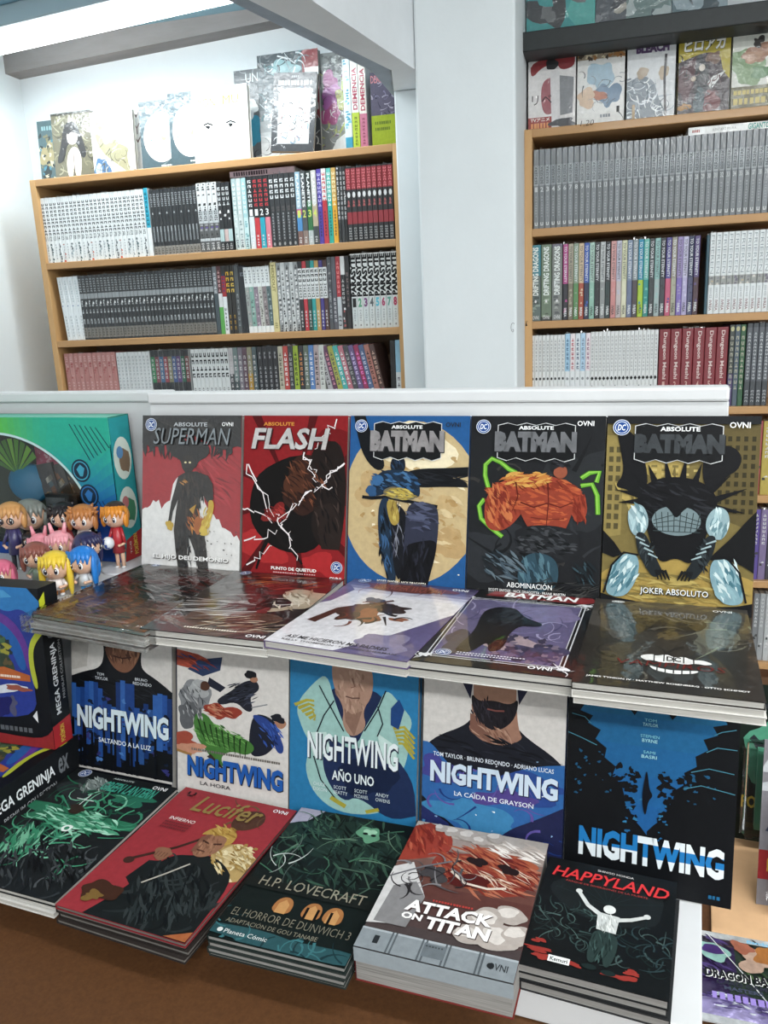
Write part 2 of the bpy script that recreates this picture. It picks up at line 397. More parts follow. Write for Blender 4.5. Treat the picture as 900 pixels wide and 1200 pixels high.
# ------------------------------------------------------------------ bookcases
SH = [.41, .19, -.025, -.24, -.455, -.67, -.885, -1.1]        # shelf tops relative to the eye
TH = .018
def bookcase(x0, x1, label, group):
    t = thing('bookcase', (x0, D, 0), (0, 0, 0), label, 'bookcase', group)
    w = x1-x0; dep = .195; top = CZ+SH[0]
    for sx in (0, w-TH): board('side_panel', (TH, dep, top), M_woodv, t, (sx, 0, 0))
    board('back_panel', (w-2*TH, .006, top-.01), M_woodback, t, (TH, dep-.006, 0), 0)
    for z in SH+[-1.4]: board('shelf_board', (w-2*TH, dep-.008, TH), M_wood, t, (TH, 0.001, CZ+z-TH))
    return t
LX0, LX1 = px(40, 250, D).x-.002, px(469, 200, D).x
RX0, RX1 = px(614.5, 200, D).x, .50
caseL = bookcase(LX0, LX1, 'beech bookcase full of manga in the alcove under the lit tube', 'bookcases')
caseR = bookcase(RX0, RX1, 'beech bookcase full of manga to the right of the white column', 'bookcases')
# handwritten marks on the right bookcase
mk = MB()
def mark(t, x0, z0, x1, z1, y, shear=.2):
    vs, fs, _ = text_tris(t, -.01, shear); mk.mesh([(x0+(x1-x0)*a-RX0, y, z0+(z1-z0)*b) for a, b in vs], fs, '#2a2420')
a = px(680, 149, D); b = px(696, 140, D); mark('1,20', a.x, a.z, b.x, b.z, -.0006)
a = px(615.8, 382, D); b = px(618.5, 376, D); mark('K', a.x, a.z, b.x, b.z, -.0006)
tag(mk.build('handwritten_mark', M_letter, caseR), 'black handwritten price on the shelf edge')
# black display shelf above the right bookcase
bs = thing('wall_shelf', (RX0-.01, 2.02, CZ+.566), (0, 0, 0), 'black laminate shelf above the right bookcase', 'shelf')
board('shelf_board', (.70, WB-2.02-.002, .04), M_black, bs, (0, 0, 0), .002)
# ------------------------------------------------------------------ manga volumes
ORD = lambda n: f"{n}{'th' if 10 <= n % 100 <= 20 else {1: 'st', 2: 'nd', 3: 'rd'}.get(n % 10, 'th')}"
def spine_mesh(w, h, d, bands, seed=0, cover=None):
    """bands: (z0, z1, colour) or (z0, z1, [colours]) for a patch of small print, fractions of the height"""
    m = MB(); r = min(.0014, w*.15); rg = random.Random(seed)
    base = cover or (bands[0][2] if not isinstance(bands[0][2], list) else bands[0][2][0])
    xs = [-w/2, -w/2+r, w/2-r, w/2]; ys = [r, 0, 0, r]
    cuts = sorted({0, 1} | {b[0] for b in bands} | {b[1] for b in bands})
    for a, b in zip(cuts[:-1], cuts[1:]):
        mid = (a+b)/2; col = base
        for bd in bands:
            if bd[0] <= mid <= bd[1]: col = bd[2][0] if isinstance(bd[2], list) else bd[2]
        for i in range(3): m.poly([(xs[i], ys[i], a*h), (xs[i+1], ys[i+1], a*h), (xs[i+1], ys[i+1], b*h), (xs[i], ys[i], b*h)], col)
    m.poly([(w/2, r, 0), (w/2, d, 0), (w/2, d, h), (w/2, r, h)], base)
    m.poly([(-w/2, d, 0), (-w/2, r, 0), (-w/2, r, h), (-w/2, d, h)], base)
    g = '#cfc8bb'; q = .0022; e = w*.08
    m.poly([(-w/2+e, .001, h-q), (w/2-e, .001, h-q), (w/2-e, d-q, h-q), (-w/2+e, d-q, h-q)], g)
    m.poly([(-w/2+e, d-q, q), (w/2-e, d-q, q), (w/2-e, d-q, h-q), (-w/2+e, d-q, h-q)], g)
    for sx in (-1, 1):
        x = sx*w/2; xi = sx*(w/2-e)
        pts = [(x, r, h), (x, d, h), (xi, d, h), (xi, r, h)]; m.poly(pts if sx > 0 else pts[::-1], base)
        pts = [(xi, r, h), (xi, d, h), (xi, d, h-q), (xi, r, h-q)]; m.poly(pts if sx > 0 else pts[::-1], base)
    m.poly([(-w/2, d, 0), (w/2, d, 0), (w/2, r, 0), (w/2-r, 0, 0), (-w/2+r, 0, 0), (-w/2, r, 0)], base)
    for bd in bands:                                     # small print patches
        if isinstance(bd[2], list):
            n = max(3, int((bd[1]-bd[0])*h/.006))
            for i in range(n):
                z0 = (bd[0]+(bd[1]-bd[0])*i/n)*h; z1 = z0+(bd[1]-bd[0])*h/n*rg.uniform(.5, 1)
                x0 = -w/2+r+rg.uniform(0, .35)*w; x1 = x0+rg.uniform(.3, .6)*w; x1 = min(x1, w/2-r)
                m.poly([(x0, -.00008, z0), (x1, -.00008, z0), (x1-w*rg.uniform(-.1, .2), -.00008, z1), (x0+w*rg.uniform(-.0, .2), -.00008, z1)], rg.choice(bd[2]))
    return m.data('manga_volume', M_films)
def spine_text_mesh(w, h, items):
    """items: (text or glyph count, z0, z1, width fraction, colour, direction) - direction 'up', 'down' or 'flat'"""
    m = MB()
    for it in items:
        t, z0, z1, wf, col, dr = it[:6]; bold = it[6] if len(it) > 6 else .02
        z0 *= h; z1 *= h; hw = w*wf/2; y = -.00016
        if isinstance(t, int):
            rg = random.Random(t+int(z0*1000)); d = (z1-z0)/t
            for i in range(t):
                a = z0+i*d+d*.12; b = a+d*.62
                k = rg.randint(0, 3)
                def R(x0, q0, x1, q1): m.poly([(x0, y, q0), (x1, y, q0), (x1, y, q1), (x0, y, q1)], col)
                if k == 0: R(-hw, a, hw, a+d*.2); R(-hw, a, -hw*.4, b); R(hw*.4, a, hw, b)
                elif k == 1: R(-hw, a, -hw*.3, b); R(-hw, b-d*.2, hw, b); R(hw*.1, a, hw, a+d*.25)
                elif k == 2: R(-hw, a, hw, a+d*.22); R(-hw*.3, a, hw*.3, b)
                else: R(-hw, b-d*.22, hw, b); R(hw*.3, a, hw, b); R(-hw, a, -hw*.5, b)
        elif t == 'dot':
            n = 10; r = (z1-z0)/2; c = (z0+z1)/2
            m.poly([(hw*math.cos(6.283*i/n), y, c+r*math.sin(6.283*i/n)) for i in range(n)], col)
        elif t == 'diamond':
            c = (z0+z1)/2; m.poly([(-hw, y, c), (0, y, z0), (hw, y, c), (0, y, z1)], col)
        else:
            vs, fs, _ = text_tris(t, bold)
            if dr == 'up': P = [(hw-2*hw*b, y, z0+(z1-z0)*a) for a, b in vs]
            elif dr == 'down': P = [(-hw+2*hw*b, y, z1-(z1-z0)*a) for a, b in vs]
            else: P = [(-hw+2*hw*a, y, z0+(z1-z0)*b) for a, b in vs]
            m.mesh(P, fs, col)
    return m.data('spine_lettering', M_letter)
class Row:
    def __init__(s, case, rowname, shelf, Y, back):
        s.case = case; s.row = rowname; s.z = CZ+SH[shelf]; s.Y = Y; s.n = 0; s.back = back
    def run(s, desc, n, xa, xb, ymid, h, specs, texts, lean=0, dep=.118, jit=.002):
        """n volumes between two columns of the photograph; specs/texts: lists cycled over the volumes"""
        X0 = px(xa, ymid, s.Y).x; X1 = px(xb, ymid, s.Y).x; w = (X1-X0)/n
        cache = {}
        for i in range(n):
            s.n += 1; k = i % len(specs); kt = i % len(texts)
            hh = h
            if ('s', k) not in cache: cache['s', k] = spine_mesh(w*.965, hh, dep, specs[k], s.n*13)
            l = lean if not isinstance(lean, (list, tuple)) else lean[0]+(lean[1]-lean[0])*i/max(1, n-1)
            x = X0+(i+.5)*w; y = s.Y+random.uniform(0, jit)
            o = link('manga_volume', cache['s', k])
            dd = desc[k % len(desc)] if isinstance(desc, list) else desc
            tag(o, f"{dd}, {ORD(s.n)} in the {s.case} bookcase's {s.row}", 'book', f"manga in the {s.row} of the {s.case} bookcase")
            lift = abs(math.sin(l))*w*.48
            o.location = (x, y, s.z+.0005+lift); o.rotation_euler = (0, l, rad(random.uniform(-.5, .5)))
            if texts[kt]:
                if ('t', kt) not in cache:
                    small = [it for it in texts[kt] if not isinstance(it[0], str)]
                    cache['t', kt] = [('spine_title' if len(it[0]) > 2 else 'spine_number', spine_text_mesh(w*.965, hh, [it])) for it in texts[kt] if isinstance(it[0], str)]+([('small_lettering', spine_text_mesh(w*.965, hh, small))] if small else [])
                for nm, me in cache['t', kt]: tag(link(nm, me, o), kind='stuff' if nm == 'small_lettering' else None)
            if random.random() < .22: link('film_lip', FILM[random.randrange(4)], o, (0, .004, hh-.001)).scale = (w/.011, 1, 1)
FILM = []
for q in range(4):
    m = MB(); rg = random.Random(q); xs = [-.005+i*.0025 for i in range(5)]; tops = [rg.uniform(.002, .007) for _ in xs]
    for i in range(4): m.poly([(xs[i], 0, 0), (xs[i+1], 0, 0), (xs[i+1], rg.uniform(-.003, .003), tops[i+1]), (xs[i], rg.uniform(-.003, .003), tops[i])])
    FILM.append(m.data('film_lip', M_lip))
W, K = '#e6e8e8', '#1c1d20'
YB_ = D+.012
# ---- left bookcase, upper row
r = Row('left', 'upper row', 1, YB_, 0)
whites = [[(0, 1, W), (0, .3, [W, c1, c2])] for c1, c2 in (('#9aa6aa', '#5a6266'), ('#bcc4c6', '#8a9296'), ('#3d5a5c', '#28474a'), (W, '#c9cfd0'), ('#4a5054', '#7b8083'), ('#c8563a', '#d8d8d8'), (W, '#dcdfe0'))]
wt = [[(9, .42, .93, .62, '#35383a', 'down'), (str(n), .34, .41, .6, '#55595c', 'flat'), (6, .05, .3, .25, '#8a8f92', 'down')] for n in range(10, 37)]
r.run('white-spined manga with brushed lettering', 26, 46, 171, 265, .172, whites, wt)
r.run('cyan and white manga', 1, 171, 176, 260, .174, [[(0, 1, W), (.42, 1, '#22a3bd')]], [[(8, .45, .95, .5, '#124f60', 'down')]])
r.run('black manga with white lower stripe', 13, 177, 232, 258, .168, [[(0, 1, '#26282b'), (.56, .66, ['#26282b', '#b9bcbd', '#777']), (0, .14, '#8d8880')], [(0, 1, '#26282b'), (.56, .66, ['#26282b', '#cfd2d2', '#5b7b92']), (0, .14, '#8d8880')]], [[(7, .74, .94, .55, '#a9adb0', 'down'), (1, .16, .54, .35, '#9fa3a6', 'up'), (3, .02, .12, .5, '#3a3836', 'down')]])
r.run('black and white patterned manga', 4, 232, 256, 255, .173, [[(0, 1, '#c4c7c9'), (.6, 1, ['#dadada', '#222', '#333', '#555']), (.2, .42, ['#555', '#5d4a8c', '#9d9d9d', '#333']), (0, .16, '#555')]], [[(5, .45, .6, .6, '#222', 'down'), (4, .03, .14, .5, '#ddd', 'down')]])
r.run('black manga with small colour pictures', 3, 256, 271, 255, .17, [[(0, 1, '#212225'), (.14, .32, '#b3c9c9'), (.46, .6, ['#212225', '#d06a8a', '#2fae9c', '#eee'])], [(0, 1, '#212225'), (.14, .32, '#cdb4b0'), (.46, .6, ['#212225', '#d9d9d9', '#d0607a'])]], [[(4, .66, .95, .6, '#d7d9da', 'down'), (3, .02, .12, .5, '#bbb', 'down')]])
r.run('pale teal manga', 3, 273, 290, 250, .176, [[(0, 1, '#a9bcbc'), (.0, .5, ['#c5d2d0', '#7f9494', '#e0e6e4'])], [(0, 1, '#c3cccb'), (0, .45, ['#cdd6d5', '#8b9c9c'])], [(0, 1, '#a8cfd2'), (0, .45, ['#c7dfe0', '#7fb1b6'])]], [[(7, .5, .96, .5, '#e9efee', 'down'), (4, .03, .15, .5, '#445', 'down')]])
r.run(['black and white manga with a round number', 'black manga with a red lower half', 'black manga with a turquoise lower half', 'black manga with a pink lower half'], 4, 291, 316, 248, .177, [[(0, 1, K), (0, .45, '#d5dcdf')], [(0, 1, K), (0, .43, '#c2343c')], [(0, 1, K), (0, .43, '#1fa0b4')], [(0, 1, K), (0, .43, '#d97f8d')]], [[(6, .58, .97, .6, c, 'down'), (str(n), .46, .55, .6, '#e8e8e8', 'flat'), (4, .03, .2, .3, '#eee' if n else '#333', 'down')] for n, c in ((1, '#dedede'), (1, '#c8434a'), (2, '#c8434a'), (3, '#c8434a'))])
r.run('thick black manga with white block title', 5, 316, 347, 246, .178, [[(0, 1, '#2a2b2e'), (.25, .6, ['#2a2b2e', '#3b3c40', '#4a4546'])]], [[(4, .66, .95, .62, '#dcdedf', 'down'), (9, .1, .48, .25, '#a8aaac', 'down'), ('dot', .02, .07, .4, '#999', 'flat')]])
r.run(['blue and pink manga', 'dark grey manga with a large number', 'green manga with a large number', 'beige grey manga'], 4, 347, 372, 244, .178, [[(0, 1, '#4d88bd'), (.5, 1, '#9ab6c6'), (.42, .5, '#c05a8c'), (0, .2, '#7b5c55')], [(0, 1, '#4b4e50'), (.0, .2, '#8a766d')], [(0, 1, '#2d6a3c'), (0, .2, '#b4bcbc'), (.6, 1, '#222a26')], [(0, 1, '#b9a98f'), (.55, 1, '#c9c7c3'), (0, .25, '#3c4143')]], [[('PLANETES', .52, .97, .5, '#e8eaea', 'down', .03), (str(n), .38, .48, .6, '#c9d36a', 'flat'), (3, .03, .12, .4, '#ddd', 'down')] for n in (1, 2, 3, 4)])
r.run(['purple manga', 'red and white manga', 'turquoise manga', 'yellow manga'], 4, 372, 395, 242, .18, [[(0, 1, '#4b3c9b')], [(0, 1, '#b8343f'), (.58, 1, '#dfdcdc')], [(0, 1, '#23a79a'), (.6, 1, '#5fb8ad')], [(0, 1, '#dfa32b'), (.6, 1, '#c9a15a')]], [[(8, .5, .96, .6, c, 'down'), (8, .1, .45, .3, '#2a2a35', 'down')] for c in ('#c7bfe6', '#c2343c', '#e3f1ee', '#f4e4bc')])
r.run('narrow black and white manga', 3, 395, 406, 240, .181, [[(0, 1, '#1d1e20'), (0, 1, ['#1d1e20', '#d5d5d5', '#555'])], [(0, 1, '#3a3b3d')], [(0, 1, '#1d1e20'), (.2, .7, ['#1d1e20', '#c5c5c5'])]], [[(10, .3, .95, .5, '#c9c9c9', 'down')]])
r.run('black manga with a red title block', 9, 406, 461, 238, .178, [[(0, 1, '#232326'), (.7, .98, '#8e2a33'), (.43, .56, ['#232326', '#cfcfcf', '#888', '#a55']), (.24, .4, '#8e2a33')]], [[(7, .71, .97, .55, '#d87a80', 'down'), ('dot', .59, .67, .6, '#d8d8d8', 'flat'), (5, .03, .2, .5, '#a9a9a9', 'down')]])
# ---- left bookcase, middle row
r = Row('left', 'middle row', 2, YB_, 0)
r.run('white manga leaning left', 4, 74, 98, 360, .175, [[(0, 1, '#e4e8ea'), (.5, .56, ['#e4e8ea', '#556a9a', '#7fae8c'])]], [[(9, .6, .95, .3, '#b4bfc2', 'down'), (7, .05, .4, .25, '#a8b0b4', 'down')]], lean=-.06)
ser = [[(0, 1, '#25272a'), (.52, .62, ['#25272a', '#c5c7c7', '#8c8f90', '#5a5c5e']), (.64, .72, '#8e9294'), (.03, .19, '#77736c')]]
ser += [[(0, 1, '#25272a'), (.52, .62, ['#25272a', '#9ea1a2', '#dcdcdc']), (.64, .72, '#8e9294'), (.03, .19, '#77736c')]]
r.run('black manga of the long grey-lettered run', 36, 94, 251, 355, .176, ser, [[(6, .74, .96, .55, '#a2a6a8', 'down'), (1, .4, .5, .45, '#b3b7b9', 'up'), (1, .23, .36, .45, '#b3b7b9', 'down'), (3, .05, .17, .4, '#4a4743', 'down')]])
r.run(['silver and black manga', 'dark red and green manga', 'red and white manga', 'black manga with yellow title', 'black manga with gold title', 'dark grey manga'], 6, 251, 281, 352, .178, [[(0, 1, '#777b80'), (0, .6, '#3f4a50')], [(0, 1, '#4f2126'), (.4, .6, '#d5d5d5'), (0, .4, '#57a24a')], [(0, 1, '#9c1f27'), (0, .55, '#e0e2e4'), (.85, 1, '#222')], [(0, 1, '#1e1b18')], [(0, 1, '#1e1b18')], [(0, 1, '#4c5052')]], [[(5, .6, .92, .5, '#c9ccd0', 'down')], [(5, .62, .95, .4, '#d8b0b0', 'down')], [(5, .62, .9, .5, '#31406a', 'down'), (6, .05, .4, .4, '#333', 'down')], [(4, .6, .93, .7, '#d9ab3c', 'down'), (3, .05, .3, .3, '#b08a40', 'down')], [(4, .6, .93, .7, '#d9b85c', 'down'), (3, .05, .3, .3, '#b08a40', 'down')], [(6, .1, .6, .4, '#8c9092', 'down')]])
r.run('broad navy black book', 1, 281, 290, 352, .174, [[(0, 1, '#15181f')]], [[(1, .84, .93, .5, '#6f747c', 'flat')]], dep=.11)
r.run('white manga with muted figure artwork', 6, 289, 319, 350, .17, [[(0, 1, '#e2e5e5'), (.1, .7, [a, b, c])] for a, b, c in (('#9aa09d', '#c3b2ad', '#777'), ('#7fa79b', '#aebcb8', '#5b6b68'), ('#8d7d8a', '#c5b9c0', '#6a6570'), ('#c1c0b9', '#8e8c84', '#6e6c66'), ('#8a7f80', '#5b5254', '#b4a9a9'), ('#55686a', '#9aa8a9', '#3e4b4d'))], [[(5, .75, .96, .4, '#6f7577', 'down')]], lean=-.03)
r.run('pale yellow manga', 1, 318, 325, 346, .178, [[(0, 1, '#cfc48f')]], [[('HIDEOUT', .58, .96, .5, '#7b7448', 'down'), (3, .05, .14, .4, '#7b7448', 'down')]])
r.run('grey photographic manga', 5, 325, 350, 344, .176, [[(0, 1, '#9a9c9d'), (0, 1, ['#9a9c9d', '#d8d8d8', '#4a4b4d', '#2a2a2c'])], [(0, 1, '#c9cbcb'), (0, .5, ['#c9cbcb', '#4a4b4d', '#2a2a2c'])]], [[(5, .5, .9, .4, '#e8e8e8', 'down')], [(5, .5, .9, .4, '#555', 'down')]])
cols7 = [('black', '#26262a'), ('red', '#b8343f'), ('dark green', '#27493f'), ('teal', '#2a9a98'), ('tan', '#b89558'), ('purple', '#43387f'), ('brown', '#4a2e2b')]
r.run([f'{n} manga with a white title panel' for n, c in cols7], 7, 350, 384, 342, .176, [[(0, 1, c), (.46, .9, '#d9dbdb')] for n, c in cols7], [[(3, .7, .89, .7, '#26262a', 'down'), (5, .48, .68, .6, '#333', 'down'), (5, .05, .3, .35, '#ddd', 'down')]])
r.run(['patterned dark manga', 'slate manga', 'red and white manga', 'white and black manga', 'black manga'], 5, 384, 410, 340, .182, [[(0, 1, '#4d4f54'), (.4, 1, ['#4d4f54', '#2c2d30', '#888'])], [(0, 1, '#55545c')], [(0, 1, '#b7bcc0'), (.45, 1, '#aa2b35')], [(0, 1, '#2a2628'), (.75, 1, '#d8d8d8'), (.0, .3, ['#2a2628', '#d5d5d5', '#a55'])], [(0, 1, '#1f1c1e')]], [[(6, .15, .6, .4, '#9a9da2', 'down')], [(6, .1, .45, .4, '#c5c5c9', 'down')], [(7, .5, .95, .5, '#d88', 'down'), (3, .04, .2, .6, '#444', 'down')], [(6, .35, .7, .5, '#bbb', 'down')], [(6, .3, .8, .4, '#7a6a6a', 'down')]])
r.run('white manga with bold title and coloured number', 8, 411, 466, 338, .186, [[(0, 1, '#dfe0df'), (.0, .42, '#c9cfcf')], [(0, 1, '#dfe0df'), (0, .42, '#cdd1d0')]], [[('PARASYTE', .43, .985, .94, '#1a1a1b', 'up', .06), (str(i+1), .29, .41, .62, c, 'flat', .05), (5, .1, .26, .3, '#8f9596', 'down'), ('dot', .03, .06, .3, '#888', 'flat')] for i, c in enumerate(('#2b2b2b', '#5a9a78', '#7a4f78', '#55585a', '#5fb2c4', '#a84a6a', '#5f9a8a', '#a83a58'))])
# ---- left bookcase, lower row
r = Row('left', 'lower row', 3, YB_, 0)
r.run('pink-spined manga', 11, 76, 136, 430, .178, [[(0, 1, '#b77b76'), (.6, .85, ['#b77b76', '#a85a58', '#c89a94'])], [(0, 1, '#bd8580'), (.6, .85, ['#bd8580', '#a04e4e', '#c89a94'])]], [[(8, .2, .55, .35, '#d3aaa5', 'down'), (3, .86, .96, .4, '#d8b2ae', 'down')]])
r.run('plain white manga with a small black dot', 9, 137, 176, 430, .176, [[(0, 1, '#d8dbdc')]], [[(12, .3, .95, .4, '#9ea3a6', 'down'), ('dot', .2, .24, .5, '#2a2a2c', 'flat')]])
r.run([f'dark manga with {c} panel, white foot' for c in ('green', 'maroon', 'blue', 'crimson', 'olive', 'navy', 'plum', 'forest', 'wine')], 9, 177, 222, 430, .178, [[(0, 1, '#cdd0d0'), (.22, 1, '#24262a'), (.5, .9, c)] for c in ('#2e7a4e', '#7d4650', '#3f6486', '#8a3d48', '#77755c', '#3a4f7e', '#5a4070', '#2c5c48', '#6a3a3a')], [[(5, .55, .88, .4, '#c9c9c9', 'down'), (4, .02, .2, .6, '#555', 'down')]])
r.run('white manga with heavy black lettering', 9, 224, 268, 430, .177, [[(0, 1, '#d3d6d6'), (.02, .2, ['#d3d6d6', '#777', '#444', '#aaa'])]], [[(4, .55, .97, .62, '#1e1f21', 'down'), (3, .3, .42, .4, '#777', 'down')]])
r.run(['pale grey manga', 'dark teal manga', 'grey violet manga', 'plum manga', 'ochre manga', 'slate teal manga'], 6, 268, 301, 430, .178, [[(0, 1, '#b9b4b6'), (0, .6, '#4a4d50')], [(0, 1, '#6f7f7e'), (0, .5, '#3c4a4c')], [(0, 1, '#77707a')], [(0, 1, '#5d4652')], [(0, 1, '#b08a3c'), (.6, 1, '#8c8870')], [(0, 1, '#4c5a5e')]], [[(7, .3, .9, .4, '#c9c5c5', 'down')]])
r.run('black manga with small grey title', 4, 302, 326, 430, .178, [[(0, 1, '#2b2b2f')]], [[(6, .32, .72, .3, '#b5b5b9', 'down'), (1, .8, .96, .3, '#9a9a9e', 'up')]])
mixc = [('cream', '#b9b3a0'), ('red', '#bb4a45'), ('dark grey', '#3b3d40'), ('lime', '#9bb03a'), ('charcoal', '#2c2d33'), ('grey green', '#6a7568'), ('blue', '#5a83bb'), ('pale pink', '#b8a6a6'), ('white', '#cfd1cc')]
r.run([f'{n} manga' for n, c in mixc], 9, 326, 380, 428, .177, [[(0, 1, c), (0, .3, [c, '#333', '#ccc'])] for n, c in mixc], [[(7, .4, .92, .45, t, 'down')] for t in ('#55504a', '#eee', '#aaa', '#333', '#d96', '#ccc', '#eee', '#333', '#777')])
mixc = [('grey', '#b0adb0'), ('plum', '#6a4660'), ('yellow green', '#a9ab58'), ('aqua', '#4fb0ac'), ('rose', '#c07a86'), ('dark grey', '#4b4c50'), ('violet', '#6d5a86'), ('magenta', '#9e3a5e'), ('slate blue', '#55688c'), ('salmon', '#b0776c'), ('brown', '#57403c')]
r.run([f'{n} manga leaning left' for n, c in mixc], 11, 388, 455, 428, .176, [[(0, 1, c), (.0, .35, [c, '#2c2d30', '#cfcfcf', '#a33a5a'])] for n, c in mixc], [[(7, .4, .92, .45, t, 'down')] for t in ('#444', '#d9a', '#555', '#e8f0ee', '#eee', '#aaa', '#d5c8e8', '#e8c', '#ccd', '#433', '#ca9')], lean=-.22, jit=.004)
r.run(['wide black book', 'light blue and white manga'], 2, 457, 470, 428, .182, [[(0, 1, '#1f2022')], [(0, 1, '#d3d9dd'), (.55, 1, '#8fbcd6')]], [None, [(5, .1, .5, .4, '#667', 'down')]])
# ---- right bookcase
r = Row('right', 'upper row', 1, YB_, 0)
r.run('silver-grey film-wrapped manga', 40, 625, 909, 215, .176, [[(0, 1, c), (.55, .8, c2)] for c, c2 in (('#7f8386', '#a2a7aa'), ('#787c80', '#9a9fa3'), ('#83878b', '#a8aeb2'), ('#727679', '#94999d'))], [[('BERSERK', .57, .8, .55, '#5a5e62', 'up', .02), (str(i+1), .47, .53, .5, '#c9cccd', 'flat'), (8, .15, .42, .25, '#a9adb0', 'down'), (1, .03, .1, .5, '#d5d7d8', 'up')] for i in range(40)], dep=.125)
r = Row('right', 'middle row', 2, YB_, 0)
r.run(['teal and grey thick manga', 'moss green thick manga', 'grey thick manga'], 3, 621.5, 659, 330, .178, [[(0, 1, '#5d6b68'), (.6, 1, '#3f7f8c'), (.05, .4, ['#5d6b68', '#8a9a90', '#3c4644'])], [(0, 1, '#6a7a66'), (.05, .4, ['#6a7a66', '#9aa894', '#454f42']), (0, .05, '#3c3c38')], [(0, 1, '#7a7d7a'), (.05, .4, ['#7a7d7a', '#a0a39d', '#55585a']), (.95, 1, '#6d6a78')]], [[('DRIFTING DRAGONS', .34, .97, .55, '#e6ebe8', 'up', .03), ('dot', .24, .28, .2, '#ddd', 'flat'), ('OVNI', .02, .07, .6, '#ccc', 'flat')]])
eter = [('pink and violet', '#b04a86', '#2d2b33'), ('sand', '#a89f8c', '#7d7566'), ('grey green', '#8a9a86', '#5d8a5a'), ('cream and red', '#cfb89a', '#a8523c'), ('blue', '#3c5aa8', '#2a2f4a'), ('mint', '#a8c4b8', '#8fb8a8'), ('charcoal', '#3c3d40', '#2a2b2e'), ('light grey', '#b9bcbc', '#8d9090'), ('black', '#2b2d30', '#2a3a3a'), ('rose', '#cf9a98', '#c98a88'), ('lavender grey', '#b9b8c8', '#c0b6b6'), ('pale yellow', '#cfcfae', '#d5d3b8'), ('steel', '#7d8ba0', '#6a7490'), ('grey', '#8f979a', '#4c4246'), ('cyan and lime', '#2f8aa8', '#a9c63c'), ('turquoise', '#6ab4a8', '#2f8a84'), ('dark slate', '#3f4347', '#3a3d40'), ('pale teal', '#8fb8b4', '#a4b4b4'), ('black', '#2a2a30', '#3c3c44'), ('indigo and pink', '#4f4888', '#c25a78'), ('stone', '#9a9588', '#a8a894'), ('lilac', '#9a8ab8', '#7d6ab0'), ('pale lilac', '#c3bfd8', '#b0a8cc'), ('navy', '#2f3350', '#4a4a6a'), ('violet brown', '#5a4a78', '#4a3038')]
r.run([f'{n} slim manga' for n, a, b in eter], 25, 659.5, 819, 328, .176, [[(0, 1, b), (.48, 1, a), (.1, .45, [b, a, b])] for n, a, b in eter], [[('TO YOUR ETERNITY', .5, .97, .5, '#dfe2e6' if sum(lin(a)[:3]) < 1.0 else '#55585c', 'down', .01), ('IVREA', .04, .16, .5, '#dfe2e2' if sum(lin(b)[:3]) < 1.0 else '#444', 'down')] for n, a, b in eter])
r.run('narrow dark teal book', 1, 826.5, 830, 325, .176, [[(0, 1, '#1f4a58')]], [None], dep=.1)
r.run('white manga with a grey picture band', 11, 830.5, 909, 322, .180, [[(0, 1, '#dfe3e4'), (.36, .47, ['#9a9b98', c, '#77777a', '#cfcac2'])] for c in ('#b9a78c', '#8a8a8e', '#9a9488', '#7d7d82', '#6f6a78')], [[('FRIEREN', .5, .97, .5, '#8a9499', 'down', -.01), (6, .2, .33, .35, '#a8adb0', 'down'), ('IVREA', .04, .17, .45, '#8a6a6c', 'down')]])
r = Row('right', 'lower row', 3, YB_, 0)
art3 = lambda a, b: [(0, 1, '#dcdede'), (.12, .3, ['#dcdede', a, b, '#2e2e30'])]
r.run('white manga with black dot and small picture', 9, 622, 662, 420, .18, [art3('#8a6a6a', '#5a5a5e'), art3('#a44a48', '#c9b5a8'), art3('#6a6e74', '#3c3c40')], [[(9, .5, .95, .35, '#8d9193', 'down'), ('dot', .39, .43, .55, '#2a2a2c', 'flat')]])
r.run(['white and sky blue manga', 'white manga with red lettering', 'white and pale blue manga', 'white and light pink manga', 'white manga with mixed lettering'], 5, 662, 692, 418, .182, [[(0, 1, '#dfe2e4'), (.5, 1, c), (.08, .3, ['#dfe2e4', '#222', '#333', '#111'])] for c in ('#a3c6dd', '#e4dadc', '#d8dfe4', '#b0cde2', '#e6dade')], [[(7, .52, .95, .4, c, 'down'), ('dot', .38, .42, .5, '#8a8d90', 'flat')] for c in ('#4a6a8a', '#a83a4a', '#3a4a6a', '#7a8aa0', '#8a5a78')])
r.run('white manga with black diamond and dark picture', 17, 692, 771, 416, .184, [art3('#55605a', '#8a8f8c'), art3('#4a4d58', '#8f8578'), art3('#3a4a44', '#a8a8a8')], [[(10, .48, .95, .35, '#9ea2a4', 'down'), ('diamond', .36, .42, .8, '#1c1c1e', 'flat')]])
r.run('thick dark red manga with white title', 6, 772, 853, 412, .184, [[(0, 1, '#7d222c'), (.05, .16, ['#7d222c', '#b9a9a0', '#5a4038', '#cfc5bb'])]], [[('Dungeon Meshi', .36, .96, .42, '#d9c9c4', 'down', .02), (str(i+1), .25, .33, .22, '#c9a59c', 'flat'), (4, .2, .22, .3, '#b98', 'flat')] for i in range(6)])
r.run(['dark manga with a purple edge', 'slate manga', 'dark green manga'], 3, 854, 873, 415, .188, [[(0, 1, '#4c3f66'), (.4, 1, '#3f4440')], [(0, 1, '#4d5a66')], [(0, 1, '#2f5a3a')]], [[('dot', .92, .98, .7, '#b9b48c', 'flat'), (10, .2, .88, .5, '#b5b2a0', 'down')]])
r.run('dark grey manga with a white outlined title', 4, 874, 902, 415, .19, [[(0, 1, '#3c3f44'), (.3, .95, '#55595f')]], [[(14, .32, .9, .4, '#c5c8cb', 'down'), (4, .04, .2, .5, '#a8abae', 'down')]])
